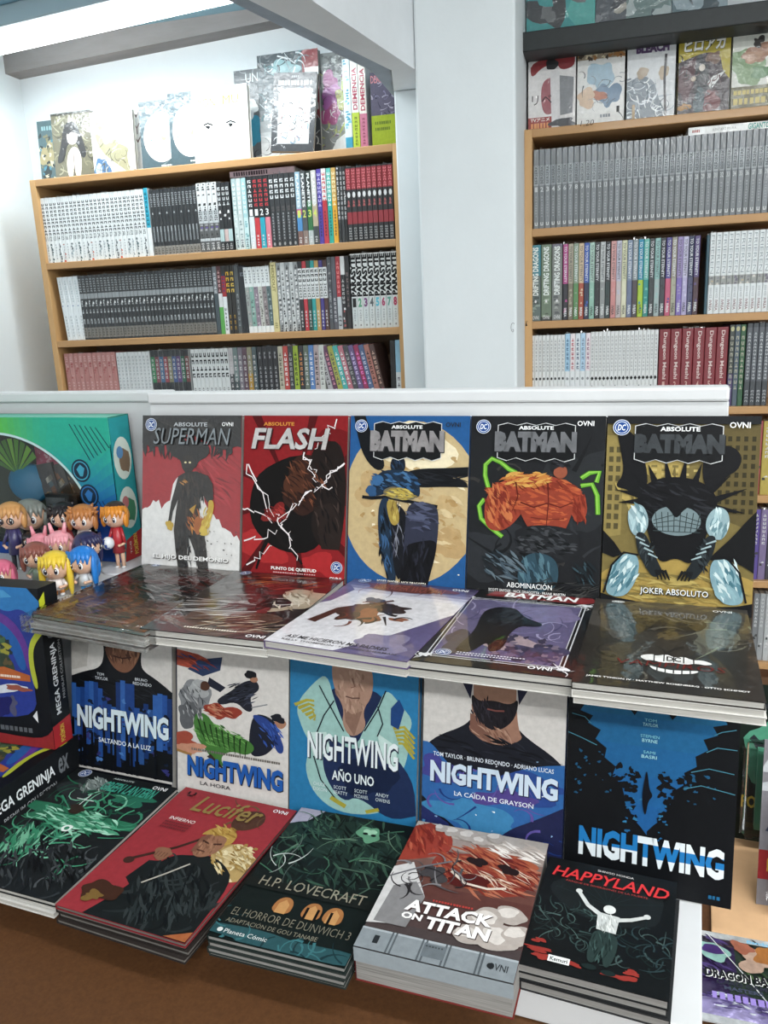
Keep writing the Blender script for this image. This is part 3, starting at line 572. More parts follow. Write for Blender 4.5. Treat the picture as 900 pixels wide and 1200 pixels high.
for shelf, nm, ym, cs in ((4, 'fourth row', 545, [('red', '#a04a4a'), ('yellow', '#b5a04a'), ('pale', '#b9b5b0')]), (5, 'fifth row', 650, [('purple', '#5a4790'), ('mauve', '#7a6a90'), ('dark', '#3c3a44'), ('teal', '#557a7a')]), (6, 'sixth row', 755, [('grey', '#77797c'), ('light grey', '#9a9c9e'), ('white', '#b5b7b8'), ('white', '#c0c2c3'), ('grey', '#8a8c90')])):
    r = Row('right', nm, shelf, YB_, 0)
    r.run([f'{n} manga' for n, c in cs], len(cs), 880, 916, ym, .178, [[(0, 1, c), (.2, .4, [c, '#333', '#ccc'])] for n, c in cs], [[(8, .5, .95, .4, '#ccc', 'down')]])
# ------------------------------------------------------------------ comics and paperbacks with printed covers
COV = {}
def comic_body(t, w, h, th, cov='#dcdcdc', pages=None, spine=None):
    """cover wrapped round a page block; front face at y = 0, spine at the left"""
    e = .0008; q = .0015
    m = MB(); m.box(-w/2, 0, 0, w/2, e, h, cov); m.box(-w/2, th-e, 0, w/2, th, h, cov); m.box(-w/2, e, 0, -w/2+e, th-e, h, spine or cov)
    COV[t.name] = m.build('cover', M_print, t)
    p = MB(); p.box(-w/2+e, e, q, w/2-q, th-e, h-q); p.build('page_block', pages or M_pages, t)
def comic(name, loc, rot, w, h, th, cov, label, cat='comic book', group=None, pages=None, spine=None):
    t = thing(name, loc, rot, label, cat, group); comic_body(t, w, h, th, cov, pages, spine); return t
def standing(u0, u1, Yb, zb, h, lean, th=.012):
    """place between two display-axis columns"""
    return dsp((u0+u1)/2, Yb, zb), (-lean, 0, -DA), (u1-u0)
#@ART
# ------------------------------------------------------------------ table and the stepped white stand
ZU, ZL, ZT = -.363, -.612, -.650                     # upper step, lower step, table, relative to the eye
tb = thing('table', dsp(0, 0, -CZ), (0, 0, -DA), 'brown fibreboard table under the white book stand', 'table')
TZ = CZ+ZT
board('tabletop', (2.1, .80, .03), M_table, tb, (-1.55, .22, TZ-.03), .003)
for lx in (-1.5, .45):
    for ly in (.27, .92): board('leg', (.05, .05, TZ-.03), M_table, tb, (lx, ly, 0), .003)
st = thing('display_stand', dsp(0, 0, -CZ), (0, 0, -DA), 'white stepped display stand holding the two rows of comics', 'stand')
board('lower_shelf', (1.22, .235, .036), M_white, st, (-1.19, .624, TZ+.001))
board('riser', (.842, .016, .269), M_white, st, (-.80, .85, TZ+.001))
board('upper_shelf', (.842, .16, .018), M_white, st, (-.80, .846, CZ+ZU-.018))
board('side_panel', (.016, .138, .268), M_white, st, (.022, .867, TZ+.001))
board('back_panel', (.803, .018, .538), M_white, st, (-.766, 1.008, TZ+.001))
board('top_rail', (.803, .034, .0165), M_white, st, (-.766, 1.004, CZ-.1105), .003)
st2 = thing('display_stand', dsp(0, 0, -CZ), (0, 0, -DA), 'white stand at the left edge carrying the toy figures', 'stand')
board('shelf', (.62, .235, .018), M_white, st2, (-1.424, .826, CZ+ZU-.018))
board('riser', (.60, .016, .268), M_white, st2, (-1.41, .862, TZ+.001))
board('back_panel', (.646, .018, .535), M_white, st2, (-1.424, 1.066, TZ+.001))
board('top_rail', (.646, .034, .0165), M_white, st2, (-1.424, 1.062, CZ-.1135), .003)
# ------------------------------------------------------------------ upper row, standing
HS = .242; LN = rad(11.3)
def up(u0, u1, label, cov, th=.011):
    w = u1-u0; t = comic('comic_book', dsp((u0+u1)/2, .940, ZU+.0005), (-LN, 0, -DA), w, HS, th, cov, label, 'comic book', 'comics standing on the upper step'); return t, Art(w, HS, cov, 0, .936)
def plate(a, u0, v0, u1, v1, line='#cfcfcf'):
    """black title plate with a spiked outline"""
    top = [(u0+(u1-u0)*i/8, v0-(.012 if i % 2 else 0)) for i in range(9)]; bot = [(u1-(u1-u0)*i/8, v1+(.016 if i in (1, 3, 5, 7) else 0)) for i in range(9)]
    pts = top+bot
    g = lambda e: [((p[0]-(u0+u1)/2)*(1+e)+(u0+u1)/2, (p[1]-(v0+v1)/2)*(1+e*1.6)+(v0+v1)/2) for p in pts]
    a.poly(line, g(.035), sm=0); a.poly('#17181a', g(.015), sm=0)
t, a = up(-.763, -.595, 'standing comic in crinkled film with black, red and white cover', '#2a2628')
a.rect('#dad7d4', 0, 0, 1, 1); a.jag('#b1232b', 'top', lambda q: .52+.13*math.sin(q*5.2+2.2)+(.14 if q > .62 else 0)+(.08 if q < .3 and q > .18 else 0), .025, 34)
a.dabs(['#c23038', '#9a1a22', '#a8242c', '#7d1218'], 60, .75, .35, .25, .2, .6, .25, .03)
for i in range(26):
    u = a.rng.uniform(0, 1); a.stroke('#241f1e', [(u, .12), (u+.02, .2+a.rng.uniform(0, .05)), (u+a.rng.uniform(-.03, .04), .24+a.rng.uniform(.0, .05))], .05, .006)
a.jag('#262120', 'top', lambda q: .17+.04*math.sin(q*9), .02, 30); a.dabs(['#3a3432', '#191615', '#2e2826'], 60, .5, .1, .5, .1, .5, .2, .02)
a.poly('#241e1c', [(.3, .26), (.28, .2), (.4, .16), (.62, .16), (.7, .2), (.68, .26), (.58, .29), (.56, .34), (.42, .34), (.4, .28)]); a.blob('#2c211b', .48, .31, .07, .055, .05)
a.poly('#2b221d', [(.36, .44), (.38, .39), (.46, .36), (.56, .355), (.68, .38), (.73, .43), (.74, .53), (.68, .55), (.63, .5), (.6, .54), (.6, .62), (.64, .74), (.68, .86), (.7, .99), (.6, .99), (.55, .86), (.5, .78), (.48, .88), (.48, .99), (.39, .99), (.36, .86), (.34, .74), (.36, .62), (.38, .54), (.33, .62), (.31, .7), (.28, .69), (.31, .56)])
a.dabs(['#3b2e27', '#1c1614', '#46372d', '#241c18'], 70, .52, .5, .14, .13, 1.4, .12, .022); a.dabs(['#1b1716', '#38302b'], 40, .45, .84, .08, .14, 1.5, .14, .02); a.dabs(['#1b1716', '#38302b'], 30, .61, .84, .06, .14, 1.3, .14, .02)
a.dabs(['#c26a1e', '#8a4a1a', '#d88a28'], 26, .56, .68, .09, .06, 1.1, .1, .02); a.blob('#b5621c', .6, .7, .06, .05, .2)
a.poly('#d9b02c', [(.69, .53), (.75, .54), (.74, .62), (.7, .7), (.66, .76), (.61, .76), (.61, .71), (.66, .66), (.69, .6)]); a.dabs(['#f0d860', '#c8921e', '#e6c444'], 22, .68, .66, .05, .08, 1.9, .08, .016); a.blob('#e6c444', .645, .735, .045, .03, .2)
a.blob('#d9b02c', .3, .71, .04, .03, .25); a.poly('#c9962c', [(.5, .6), (.57, .565), (.54, .63)]); a.dabs(['#a0622a', '#c98a3c'], 6, .44, .43, .03, .02, .6, .06, .014); a.blob('#e8d8a0', .455, .3, .012, .006); a.blob('#e8d8a0', .5, .3, .012, .006)
a.specks(['#8a8480', '#4a4644'], 18, .55, .7, .98, .9, .006)
a.emblem(.095, .06, .055); a.ovni(.87, .055, .11)
a.text('ABSOLUTE', .33, .045, .67, .07, '#b9bcc0', .02); a.text('SUPERMAN', .12, .08, .9, .185, '#8f9498', .0, .25, True, '#101012')
a.text('EL HIJO DEL DEMONIO', .13, .9, .9, .935, '#f4f2f0', .02, 0, False, '#5a5652'); a.build(t, M_film)
t, a = up(-.591, -.432, 'standing comic with red cover, black disc and white lightning', '#7a1218')
a.rect('#9c1a20', 0, 0, 1, 1); a.blob('#c22a2c', .2, .8, .25, .12, .4); a.blob('#7d1015', .85, .3, .25, .2, .3); a.blob('#c2262a', .8, .9, .2, .07, .5)
for q in range(9):
    th = q*.7; a.poly('#5c0d11', [(.5, .5), (.5+.9*math.cos(th), .5+.6*math.sin(th)), (.5+.9*math.cos(th+.1), .5+.6*math.sin(th+.1))])
a.blob('#14100f', .5, .54, .42, .3, .05, 30); a.blob('#3a2018', .62, .42, .22, .17, .2); a.blob('#5a3220', .52, .4, .1, .1, .3); a.poly('#241a17', [(.62, .2), (.95, .12), (1, .4), (.98, .75), (.8, .82), (.66, .68), (.72, .5)])
a.poly('#2d211d', [(.7, .55), (.86, .52), (.98, .66), (.95, .8), (.78, .8)]); a.blob('#8a2422', .33, .6, .1, .06, .5); a.blob('#b23a35', .36, .6, .05, .03, .5)
a.stroke('#1b1413', [(.3, .66), (.4, .78), (.5, .82), (.6, .9)], .05, .02); a.stroke('#181212', [(.3, .7), (.2, .84), (.15, .95)], .05, .02)
for p, q in (((.05, .3), (.3, .66)), ((.0, .58), (.3, .64)), ((.02, .78), (.35, .7)), ((.6, .22), (.72, .38)), ((.98, .28), (.7, .46)), ((.68, .45), (.38, .66)), ((.4, .66), (.55, .88)), ((.05, .93), (.3, .8)), ((.72, .4), (.9, .44)), ((.33, .6), (.5, .76))): a.bolt('#e8dede', p, q, .014, 8, .035)
a.dabs(['#6a3c28', '#2a1812', '#8a5034', '#3a2218'], 60, .6, .42, .2, .15, .8, .14, .02); a.dabs(['#2e2320', '#141010', '#4a3a34'], 50, .83, .5, .13, .28, 1.2, .16, .02); a.dabs(['#c23a34', '#7a1c1c', '#8a2422'], 24, .34, .6, .1, .05, .4, .1, .014)
for p, q in (((.6, .22), (.72, .4)), ((.98, .28), (.7, .46)), ((.68, .45), (.36, .64)), ((.04, .3), (.32, .62)), ((.9, .02), (.7, .2))): a.bolt('#f2eaea', p, q, .01, 9, .04)
a.text('ABSOLUTE', .2, .04, .5, .062, '#d08a3c', .03); a.text('FLASH', .08, .075, .84, .205, '#c9c4c2', .03, .2, True, '#3a0d10')
a.text('PUNTO DE QUIETUD', .3, .925, .74, .948, '#f0ebe8', .03); a.bars(.32, .957, .74, .963, '#d8a8a8', 18); a.emblem(.93, .905, .05); a.ovni(.92, .975, .11); a.build(t)
t, a = up(-.428, -.264, 'standing comic with blue cover and large tan moon', '#1d4f86')
a.rect('#205f9e', 0, 0, 1, 1); a.blob('#d2b886', .53, .5, .58, .47, .015, 40); a.blob('#e6d7b4', .6, .18, .28, .14, .2); a.blob('#cfae78', .2, .42, .14, .1, .3); a.blob('#c9a670', .86, .72, .12, .1, .3); a.blob('#d2b27c', .84, .5, .1, .05, .3)
a.specks(['#c7a46c', '#e8dcc0', '#bf9a60'], 40, .1, .2, .95, .9, .016)
a.dabs(['#e8d9b4', '#cfae78', '#c49d62', '#ddc596'], 90, .55, .5, .42, .36, .3, .14, .04)
a.poly('#15171c', [(.03, .0), (.13, .0), (.2, .14), (.33, .29), (.24, .33), (.1, .22)]); a.poly('#17191d', [(.46, .33), (.6, .3), (.8, .295), (1, .285), (1, .335), (.84, .35), (.99, .365), (1, .4), (.8, .4), (.62, .41), (.5, .4)]); a.dabs(['#26282e', '#0f1013'], 26, .75, .35, .24, .04, .0, .25, .016)
a.blob('#1a2332', .42, .285, .065, .055, .04); a.dabs(['#2c4a6c', '#121821', '#24374e'], 16, .42, .28, .05, .04, 1.2, .06, .016)
a.poly('#20344b', [(.22, .36), (.3, .315), (.42, .31), (.54, .32), (.6, .37), (.62, .46), (.56, .47), (.5, .42), (.36, .42), (.3, .46), (.22, .47), (.19, .42)]); a.dabs(['#356596', '#1a2a3d', '#2c547e', '#122032', '#4a7aa8'], 70, .4, .385, .2, .06, .4, .1, .026); a.blob('#3a6ea2', .25, .375, .05, .03, .15); a.blob('#2f5a88', .2, .44, .045, .035, .2)
a.stroke('#14161a', [(.12, .475), (.2, .48), (.34, .47), (.5, .49), (.76, .515)], .028); a.poly('#22364c', [(.27, .48), (.36, .47), (.38, .6), (.41, .8), (.44, .97), (.37, .98), (.31, .84), (.26, .66)]); a.dabs(['#16212f', '#38618c', '#0f141b'], 40, .34, .72, .06, .22, 1.4, .14, .02)
a.poly('#191a20', [(.37, .5), (.46, .52), (.52, .58), (.5, .78), (.47, .97), (.41, .9), (.38, .7)]); a.dabs(['#4a4c5e', '#0e0f13', '#8a8c98'], 24, .44, .7, .05, .18, 1.5, .16, .012)
a.poly('#34374a', [(.5, .56), (.53, .505), (.6, .49), (.7, .495), (.76, .52), (.775, .58), (.77, .72), (.73, .86), (.69, .98), (.47, .98), (.49, .78)]); a.dabs(['#4a4e68', '#2a2c3c', '#5a607c'], 40, .64, .58, .1, .08, .1, .14, .03); a.poly('#131318', [(.49, .75), (.6, .72), (.77, .7), (.755, .8), (.72, .9), (.69, 1), (.46, 1)]); a.dabs(['#1e1f28', '#0c0c0f', '#2a2b38'], 40, .61, .85, .12, .13, 1.6, .14, .02)
a.poly('#77705a', [(.3, .43), (.38, .405), (.5, .42), (.57, .45), (.58, .475), (.5, .485), (.38, .48), (.31, .46)]); a.dabs(['#c9b04a', '#a88f3c', '#55503f', '#e0c860'], 40, .45, .45, .12, .03, .2, .1, .018); a.poly('#b59a44', [(.33, .49), (.4, .48), (.44, .54), (.45, .62), (.39, .64), (.35, .58)]); a.dabs(['#8a6f30', '#d9c060'], 12, .4, .55, .03, .06, 1.5, .08, .012)
plate(a, .22, .05, .77, .235); a.emblem(.1, .06, .05); a.ovni(.87, .05, .12, '#20242a')
a.text('ABSOLUTE', .36, .055, .62, .075, '#e5e5e5', .03); a.text('BATMAN', .18, .085, .8, .205, '#9a9494', .08, 0, True, '#2a2628'); a.text('SCOTT SNYDER · NICK DRAGOTTA', .27, .955, .69, .972, '#f0e8d8', .01); a.build(t)
t, a = up(-.262, -.0975, 'standing dark comic with orange brawny shape and green hoses', '#1e1f21', .02)
a.rect('#232427', 0, 0, 1, 1); a.blob('#2e3033', .75, .45, .3, .3, .4); a.blob('#303236', .3, .8, .35, .2, .4); a.swirl(['#35373b', '#1a1b1d', '#3c3a38'], 30, 0, .25, 1, 1, .03, .3)
hose = lambda p: (a.stroke('#2f5a18', p, .042), a.stroke('#78c234', p, .03), a.stroke('#a8e05a', [(u-.004, v-.003) for u, v in p], .008))
hose([(.15, .4), (.12, .33), (.12, .27), (.17, .235), (.24, .255), (.3, .29), (.36, .31)]); hose([(.52, .23), (.58, .185), (.66, .168), (.74, .175)]); hose([(.12, .46), (.08, .5), (.1, .57), (.18, .62), (.27, .665)]); hose([(.84, .37), (.92, .36), (.96, .42), (.97, .52)]); hose([(.84, .33), (.9, .3), (.97, .295), (.95, .35)])
a.poly('#a8422b', [(.12, .52), (.14, .44), (.2, .38), (.3, .345), (.42, .32), (.52, .31), (.66, .33), (.78, .36), (.86, .41), (.9, .5), (.86, .57), (.8, .55), (.74, .48), (.6, .5), (.48, .49), (.42, .52), (.34, .6), (.24, .64), (.14, .62)])
a.dabs(['#c4562f', '#b54a2b', '#d26a38', '#93351f'], 110, .5, .42, .34, .09, .3, .13, .035); a.dabs(['#d98a3a', '#e6ac50', '#c97434'], 50, .44, .345, .16, .04, -.2, .12, .026); a.dabs(['#c25a32', '#8a2f1e', '#d97a44'], 60, .24, .5, .1, .1, 1.2, .13, .03); a.dabs(['#6a2015', '#7d2a1c'], 40, .5, .44, .32, .09, .9, .1, .008); a.dabs(['#b04429', '#8a2c1c'], 24, .84, .49, .05, .08, 1.3, .1, .024)
a.poly('#a04029', [(.36, .44), (.5, .4), (.72, .4), (.8, .46), (.77, .56), (.72, .64), (.5, .64), (.42, .56)]); a.dabs(['#c4562f', '#a8432a', '#d06636'], 60, .58, .5, .2, .1, .15, .12, .03); a.stroke('#6a2015', [(.6, .36), (.61, .46), (.6, .6)], .012, .006); a.stroke('#6a2015', [(.4, .47), (.5, .495), (.6, .47), (.7, .49), (.79, .46)], .014, .008); a.stroke('#7d2a1c', [(.48, .55), (.6, .56), (.73, .55)], .009); a.stroke('#6a2015', [(.36, .36), (.38, .44), (.34, .52)], .012, .004); a.blob('#a5573c', .69, .3, .05, .035, .05)
a.poly('#26262a', [(.61, .3), (.62, .25), (.67, .225), (.74, .24), (.77, .28), (.74, .275), (.68, .27), (.64, .29)]); a.dabs(['#3a3a40', '#151518'], 16, .69, .255, .06, .02, .3, .06, .014)
a.poly('#242528', [(.38, .62), (.5, .59), (.7, .59), (.82, .62), (.86, .68), (.8, .78), (.6, .8), (.42, .76), (.36, .64)]); a.dabs(['#3c3e42', '#141517', '#4c4e52', '#2a2b2e'], 120, .6, .69, .22, .09, .2, .08, .024)
a.poly('#33505e', [(.4, .82), (.46, .75), (.58, .74), (.68, .77), (.71, .85), (.68, .94), (.5, .97), (.4, .92)]); a.dabs(['#46697a', '#283d48', '#5a7f8c'], 50, .55, .85, .13, .08, 1.3, .12, .026); a.dabs(['#4a5a66', '#232a2f', '#6a7a84'], 50, .28, .82, .14, .08, .5, .16, .024); a.dabs(['#3a525c', '#20292e'], 20, .9, .84, .08, .06, .9, .1, .02); a.dabs(['#3a3a3a', '#111', '#4a4a48'], 60, .72, .93, .26, .05, -.3, .16, .01)
plate(a, .22, .055, .78, .225); a.emblem(.1, .06, .052); a.ovni(.86, .04, .12)
a.text('ABSOLUTE', .37, .055, .63, .075, '#e5e5e5', .03); a.text('BATMAN', .19, .085, .8, .195, '#77777a', .08, 0, True, '#17181a'); a.text('ABOMINACIÓN', .32, .905, .66, .94, '#f0efee', .0); a.text('SCOTT SNYDER · NICK DRAGOTTA · FRANK MARTIN', .18, .953, .76, .968, '#e2e0de', .01); a.build(t)
t, a = up(-.0955, .0705, 'standing comic with yellow city cover and spiked black shape', '#3a3626', .008)
a.rect('#857440', 0, 0, 1, 1); a.blob('#c2a85a', .3, .35, .3, .16, .3); a.blob('#b89a4c', .5, .9, .6, .16, .1); a.poly('#6a5c34', [(.72, .0), (1, .0), (1, .58), (.74, .5)]); a.poly('#a08c4e', [(.0, .1), (.12, .1), (.12, .62), (.0, .64)])
for i in range(9):
    for j in range(5): a.rect('#3c3620', .75+j*.05, .1+i*.045, .775+j*.05, .125+i*.045); a.k -= .9
    for j in range(6): a.rect('#8a7a44' if (i+j) % 2 else '#d2bb70', .24+j*.07, .25+i*.02, .28+j*.07, .262+i*.02); a.k -= .9
    a.rect('#5c5232', .02, .16+i*.05, .05, .19+i*.05); a.rect('#5c5232', .07, .16+i*.05, .1, .19+i*.05)
a.k += 10
a.dabs(['#c9b060', '#8a7840', '#b59c50'], 70, .5, .9, .5, .1, .1, .2, .03); a.dabs(['#c2aa5c', '#7a6a3a'], 40, .3, .4, .25, .16, 1.4, .12, .03)
a.poly('#17171a', [(.06, .06), (.18, .08), (.26, .2), (.3, .36), (.24, .44), (.16, .38), (.06, .37), (.13, .3), (.1, .18)]); a.poly('#17171a', [(.66, .16), (.82, .14), (.9, .2), (.87, .27), (.8, .3), (.76, .36), (.7, .4), (.64, .3)]); a.poly('#141416', [(1, .47), (.94, .52), (.86, .6), (.76, .68), (.7, .73), (.82, .72), (.92, .74), (1, .78)]); a.poly('#141416', [(0, .6), (.08, .66), (.14, .72), (.08, .74), (0, .72)])
a.poly('#131316', [(.22, .46), (.24, .38), (.32, .33), (.42, .31), (.54, .31), (.64, .33), (.72, .37), (.76, .44), (.72, .5), (.7, .58), (.66, .68), (.6, .76), (.5, .72), (.4, .76), (.34, .68), (.3, .58), (.26, .52)]); a.dabs(['#232328', '#0b0b0d', '#2e2f35'], 70, .48, .46, .24, .14, .4, .14, .02)
for p, q in (((.25, .41), (.08, .385)), ((.25, .44), (.1, .45)), ((.28, .37), (.18, .29)), ((.34, .34), (.29, .25)), ((.43, .33), (.4, .21)), ((.52, .33), (.54, .2)), ((.6, .34), (.64, .24)), ((.7, .38), (.82, .3)), ((.73, .42), (.93, .36)), ((.74, .46), (.92, .48))): a.stroke('#131316', [p, q], .05, .003)
a.poly('#93aeb4', [(.16, .53), (.18, .47), (.25, .45), (.3, .5), (.31, .57), (.27, .62), (.2, .62)]); a.poly('#93aeb4', [(.69, .5), (.75, .45), (.82, .47), (.84, .54), (.8, .62), (.73, .62), (.68, .57)])
a.dabs(['#c3d2d2', '#6f939c', '#a8c2c6'], 30, .23, .54, .06, .07, 1.3, .09, .024); a.dabs(['#c3d2d2', '#6f939c', '#a8c2c6'], 30, .77, .54, .06, .07, 1.8, .09, .024)
a.poly('#7d9094', [(.32, .54), (.35, .49), (.42, .46), (.56, .46), (.63, .49), (.66, .54), (.61, .595), (.5, .615), (.38, .595)])
for i in range(8): a.stroke('#3a4648', [(.35+i*.042, .49), (.37+i*.036, .59)], .006)
for i in range(4): a.stroke('#3a4648', [(.34, .535+i*.018), (.49, .5+i*.03), (.65, .535+i*.018)], .006)
a.poly('#131316', [(.36, .44), (.44, .47), (.49, .53), (.54, .47), (.63, .44), (.5, .4)])
for sx in (-1, 1):
    U = lambda u: .49+sx*u
    a.poly('#22282c', [(U(.27), .6), (U(.2), .6), (U(.14), .7), (U(.1), .76), (U(.07), .8), (U(.13), .84), (U(.19), .78), (U(.25), .7)]); a.dabs(['#3c464a', '#0f1113'], 22, U(.19), .7, .05, .08, 1.5-sx*.4, .08, .016)
    for i in range(4): a.stroke('#9fb4b8', [(U(.265-i*.03), .625+i*.028), (U(.2-i*.03), .645+i*.028)], .014, .008)
    for i in range(4): a.stroke('#15171a', [(U(.12-i*.02), .79), (U(.1-i*.025), .84)], .022, .008)
    a.poly('#86aab4', [(U(.24), .72), (U(.33), .71), (U(.4), .76), (U(.44), .85), (U(.46), .93), (U(.38), .95), (U(.3), .93), (U(.23), .82)]); a.dabs(['#c0d0d0', '#5f8f9e', '#8fb4bc', '#4a7a88'], 46, U(.35), .83, .09, .09, 1.57-sx*.5, .12, .028); a.stroke('#131316', [(U(.24), .72), (U(.34), .71), (U(.42), .78), (U(.47), .93)], .014)
a.poly('#141417', [(0, .93), (.1, .95), (.24, .96), (.3, 1), (0, 1)]); a.poly('#141417', [(1, .93), (.9, .95), (.78, .96), (.72, 1), (1, 1)]); a.rect('#202124', .0, 0, 1, .04)
plate(a, .2, .055, .76, .22); a.emblem(.1, .06, .055); a.ovni(.87, .045, .13)
a.text('ABSOLUTE', .36, .055, .62, .078, '#e5e5e5', .03); a.text('BATMAN', .19, .092, .78, .19, '#3c3f42', .08, 0, True, '#0e0f10'); a.text('JOKER ABSOLUTO', .27, .885, .72, .925, '#e5e8e8', .0, 0, False, '#2a2a2a'); a.build(t)
# ------------------------------------------------------------------ upper row, lying stacks
def flat(x, y, ztop, w, h, th, n, rz, label, cov, group, name='comic_book', pages=None, under='#d0cdc8', cat='comic book', pos='covered copy under the', spine=None):
    """a stack: the top copy carries the printed cover, copies of the same size lie under it"""
    rot = (-math.pi/2, 0, -DA+rz)
    t = comic(name, dsp(x, y, ztop), rot, w, h, th, cov, label, cat, group, pages, spine)
    for i in range(1, n):
        dx, dy = random.uniform(-.0025, .0025), random.uniform(-.002, .003)
        lb = f"{['second', 'third', 'fourth', 'fifth'][i-1]} copy down in the stack under the {label}"
        comic(name, dsp(x+dx, y+dy, ztop-i*(th+.0003)), (-math.pi/2, 0, -DA+rz+rad(random.uniform(-.6, .6))), w, h, th, under, ' '.join(lb.split()[:16]), cat, group, pages, spine)
    return t, Art(w, h, cov)
GU = 'stacks of comics lying on the upper step'
t, a = flat(-.676, .722, -.342, .185, .225, .0062, 3, rad(-5), 'rust and grey comic in shiny film', '#5a3a30', GU)
a.grad(['#c4b8b2', '#9a807a', '#5a4642', '#a86c50', '#d89468'], 0, 0, 1, 1, 14); a.blob('#9a3a34', .7, .2, .3, .1, .4); a.blob('#8a2f2c', .3, .32, .25, .06, .5); a.blob('#2a2426', .45, .5, .4, .12, .4); a.blob('#3b3336', .75, .42, .2, .1, .5); a.dabs(['#cf8c62', '#a86644', '#d8a078', '#7a4a34', '#e0b08c'], 120, .5, .84, .5, .16, .2, .2, .03); a.dabs(['#b0564e', '#6a5858', '#c4bab6', '#2a2628'], 70, .55, .3, .42, .26, .3, .25, .026)
a.text('SUPERMAN', .2, .08, .8, .16, '#9a908a', .02, .2, True); a.bars(.2, .93, .8, .945, '#d8c0b0', 26); a.emblem(.08, .05, .04); a.build(t, M_bag)
m = MB(); m.box(-.1, -.0008, -.012, .1, .0205, .228); tag(m.build('plastic_sleeve', M_sleeve, t), 'clear crinkled plastic sleeve')
t, a = flat(-.512, .722, -.341, .168, .224, .009, 2, rad(1), 'black comic with white speed streaks and cream flare', '#1d1818', GU)
a.rect('#241c1b', 0, 0, 1, 1); a.blob('#c9b59a', .82, .42, .2, .2, .3); a.blob('#e0d2ba', .8, .42, .1, .1, .3); a.blob('#6a4a3c', .5, .82, .5, .14, .4); a.blob('#2a2020', .45, .45, .28, .2, .4); a.dabs(['#b9b3ae', '#e2dedb', '#8a827d', '#4a4240'], 40, .4, .55, .36, .2, -.25, .5, .016, .2); a.dabs(['#a83a30', '#c9743a', '#7d2420', '#5a1c18'], 40, .55, .16, .4, .12, -.5, .3, .02); a.blob('#17120f', .62, .5, .1, .1, .5); a.blob('#8a2c2c', .7, .62, .05, .04, .4); a.dabs(['#d8c8b0', '#9a7a5c', '#6a4a3c', '#2a1e1a'], 60, .65, .84, .34, .14, -.4, .3, .018); a.dabs(['#e8dcc8', '#b09a7c'], 24, .82, .42, .16, .16, .9, .16, .02)
a.bars(.3, .92, .72, .935, '#e8dccb', 20); a.ovni(.88, .96, .14); a.emblem(.12, .04, .045); a.build(t, M_bag)
t, a = flat(-.346, .716, -.339, .172, .228, .009, 2, rad(-4), 'white and violet comic with brown figure shape', '#5a4a70', GU)
a.grad(['#4a4368', '#8a82a8', '#e0dde6'], 0, 0, 1, .25, 6); a.rect('#e3e0e4', 0, .25, 1, 1); a.poly('#6a5f90', [(1, .4), (1, 1), (.5, 1), (.7, .8), (.85, .6)]); a.blob('#8f86ac', .75, .85, .2, .1, .4); a.poly('#7d74a0', [(0, .1), (.12, .2), (.06, .4), (0, .45)])
a.stroke('#5a3228', [(.12, .7), (.2, .5), (.35, .4), (.5, .3)], .08, .03); a.blob('#6a4034', .42, .46, .15, .1, .4); a.blob('#a8603c', .44, .54, .09, .1, .4); a.blob('#3f2a28', .56, .42, .14, .05, .4); a.blob('#b06a48', .68, .55, .06, .025, .4); a.blob('#52382f', .3, .56, .1, .07, .5); a.blob('#3f4f78', .36, .33, .06, .05, .4); a.swirl(['#2f2422', '#8a4a34'], 14, .25, .32, .65, .66, .03, .16)
a.blob('#8a4a44', .5, .1, .34, .06, .25); a.swirl(['#b9786c', '#6a2f2c'], 10, .25, .05, .7, .14, .014, .2); a.text('WONDER WOMAN', .22, .06, .78, .14, '#a8645a', .01, .0, True)
a.text('ASÍ ME HICIERON MIS PADRES', .1, .885, .82, .93, '#2a2528', .01, .15); a.text('KELLY THOMPSON · HAYDEN SHERMAN', .1, .945, .9, .962, '#4a4448', .01); a.ovni(.88, .04, .12); a.emblem(.1, .04, .045); a.build(t, M_gloss)
t, a = flat(-.181, .717, -.340, .17, .226, .0095, 2, rad(0), 'black comic with white ornamental frame around violet scene', '#17181a', GU)
a.rect('#191a1c', 0, 0, 1, 1); a.poly('#9a2a2e', [(.25, 0), (.95, 0), (1, .06), (.9, .1), (.2, .08)])
for (u0, v0, u1, v1, c) in ((.1, .13, .93, .93, '#cfcfd2'), (.108, .136, .922, .924, '#191a1c'), (.125, .148, .905, .912, '#cfcfd2'), (.131, .153, .899, .907, '#6f6790')): a.rect(c, u0, v0, u1, v1)
a.blob('#8a7fa8', .6, .3, .3, .12, .3); a.swirl(['#a8a0c4', '#55507a', '#8a82b0'], 26, .15, .18, .85, .6, .016, .25); a.blob('#b09aa0', .6, .72, .2, .1, .4); a.blob('#4a4668', .75, .78, .14, .1, .5); a.specks(['#3c3a55', '#8a7a90', '#58527a'], 50, .5, .62, .89, .9, .025); a.blob('#3a3650', .25, .75, .11, .13, .3)
a.poly('#17171c', [(.28, .3), (.36, .24), (.48, .25), (.55, .36), (.72, .44), (.66, .48), (.56, .48), (.52, .6), (.54, .78), (.46, .84), (.42, .7), (.36, .86), (.24, .88), (.3, .6), (.27, .4)])
for (u, v) in ((.1, .13), (.93, .13), (.1, .93), (.93, .93)): a.blob('#e3e3e5', u, v, .03, None, .5, 12); a.swirl(['#e3e3e5'], 5, u-.05, v-.03, u+.05, v+.03, .012, .1)
a.text('BATMAN', .34, .02, .86, .09, '#f0eeec', .03, .12); a.emblem(.2, .885, .045); a.ovni(.8, .945, .14); a.bars(.28, .865, .7, .873, '#d8d5e0', 22); a.bars(.28, .885, .62, .893, '#d8d5e0', 18); a.build(t, M_gloss)
t, a = flat(-.0135, .709, -.3385, .166, .234, .0076, 3, rad(1), 'glossy brown-black comic with white jagged smile', '#2a2724', GU)
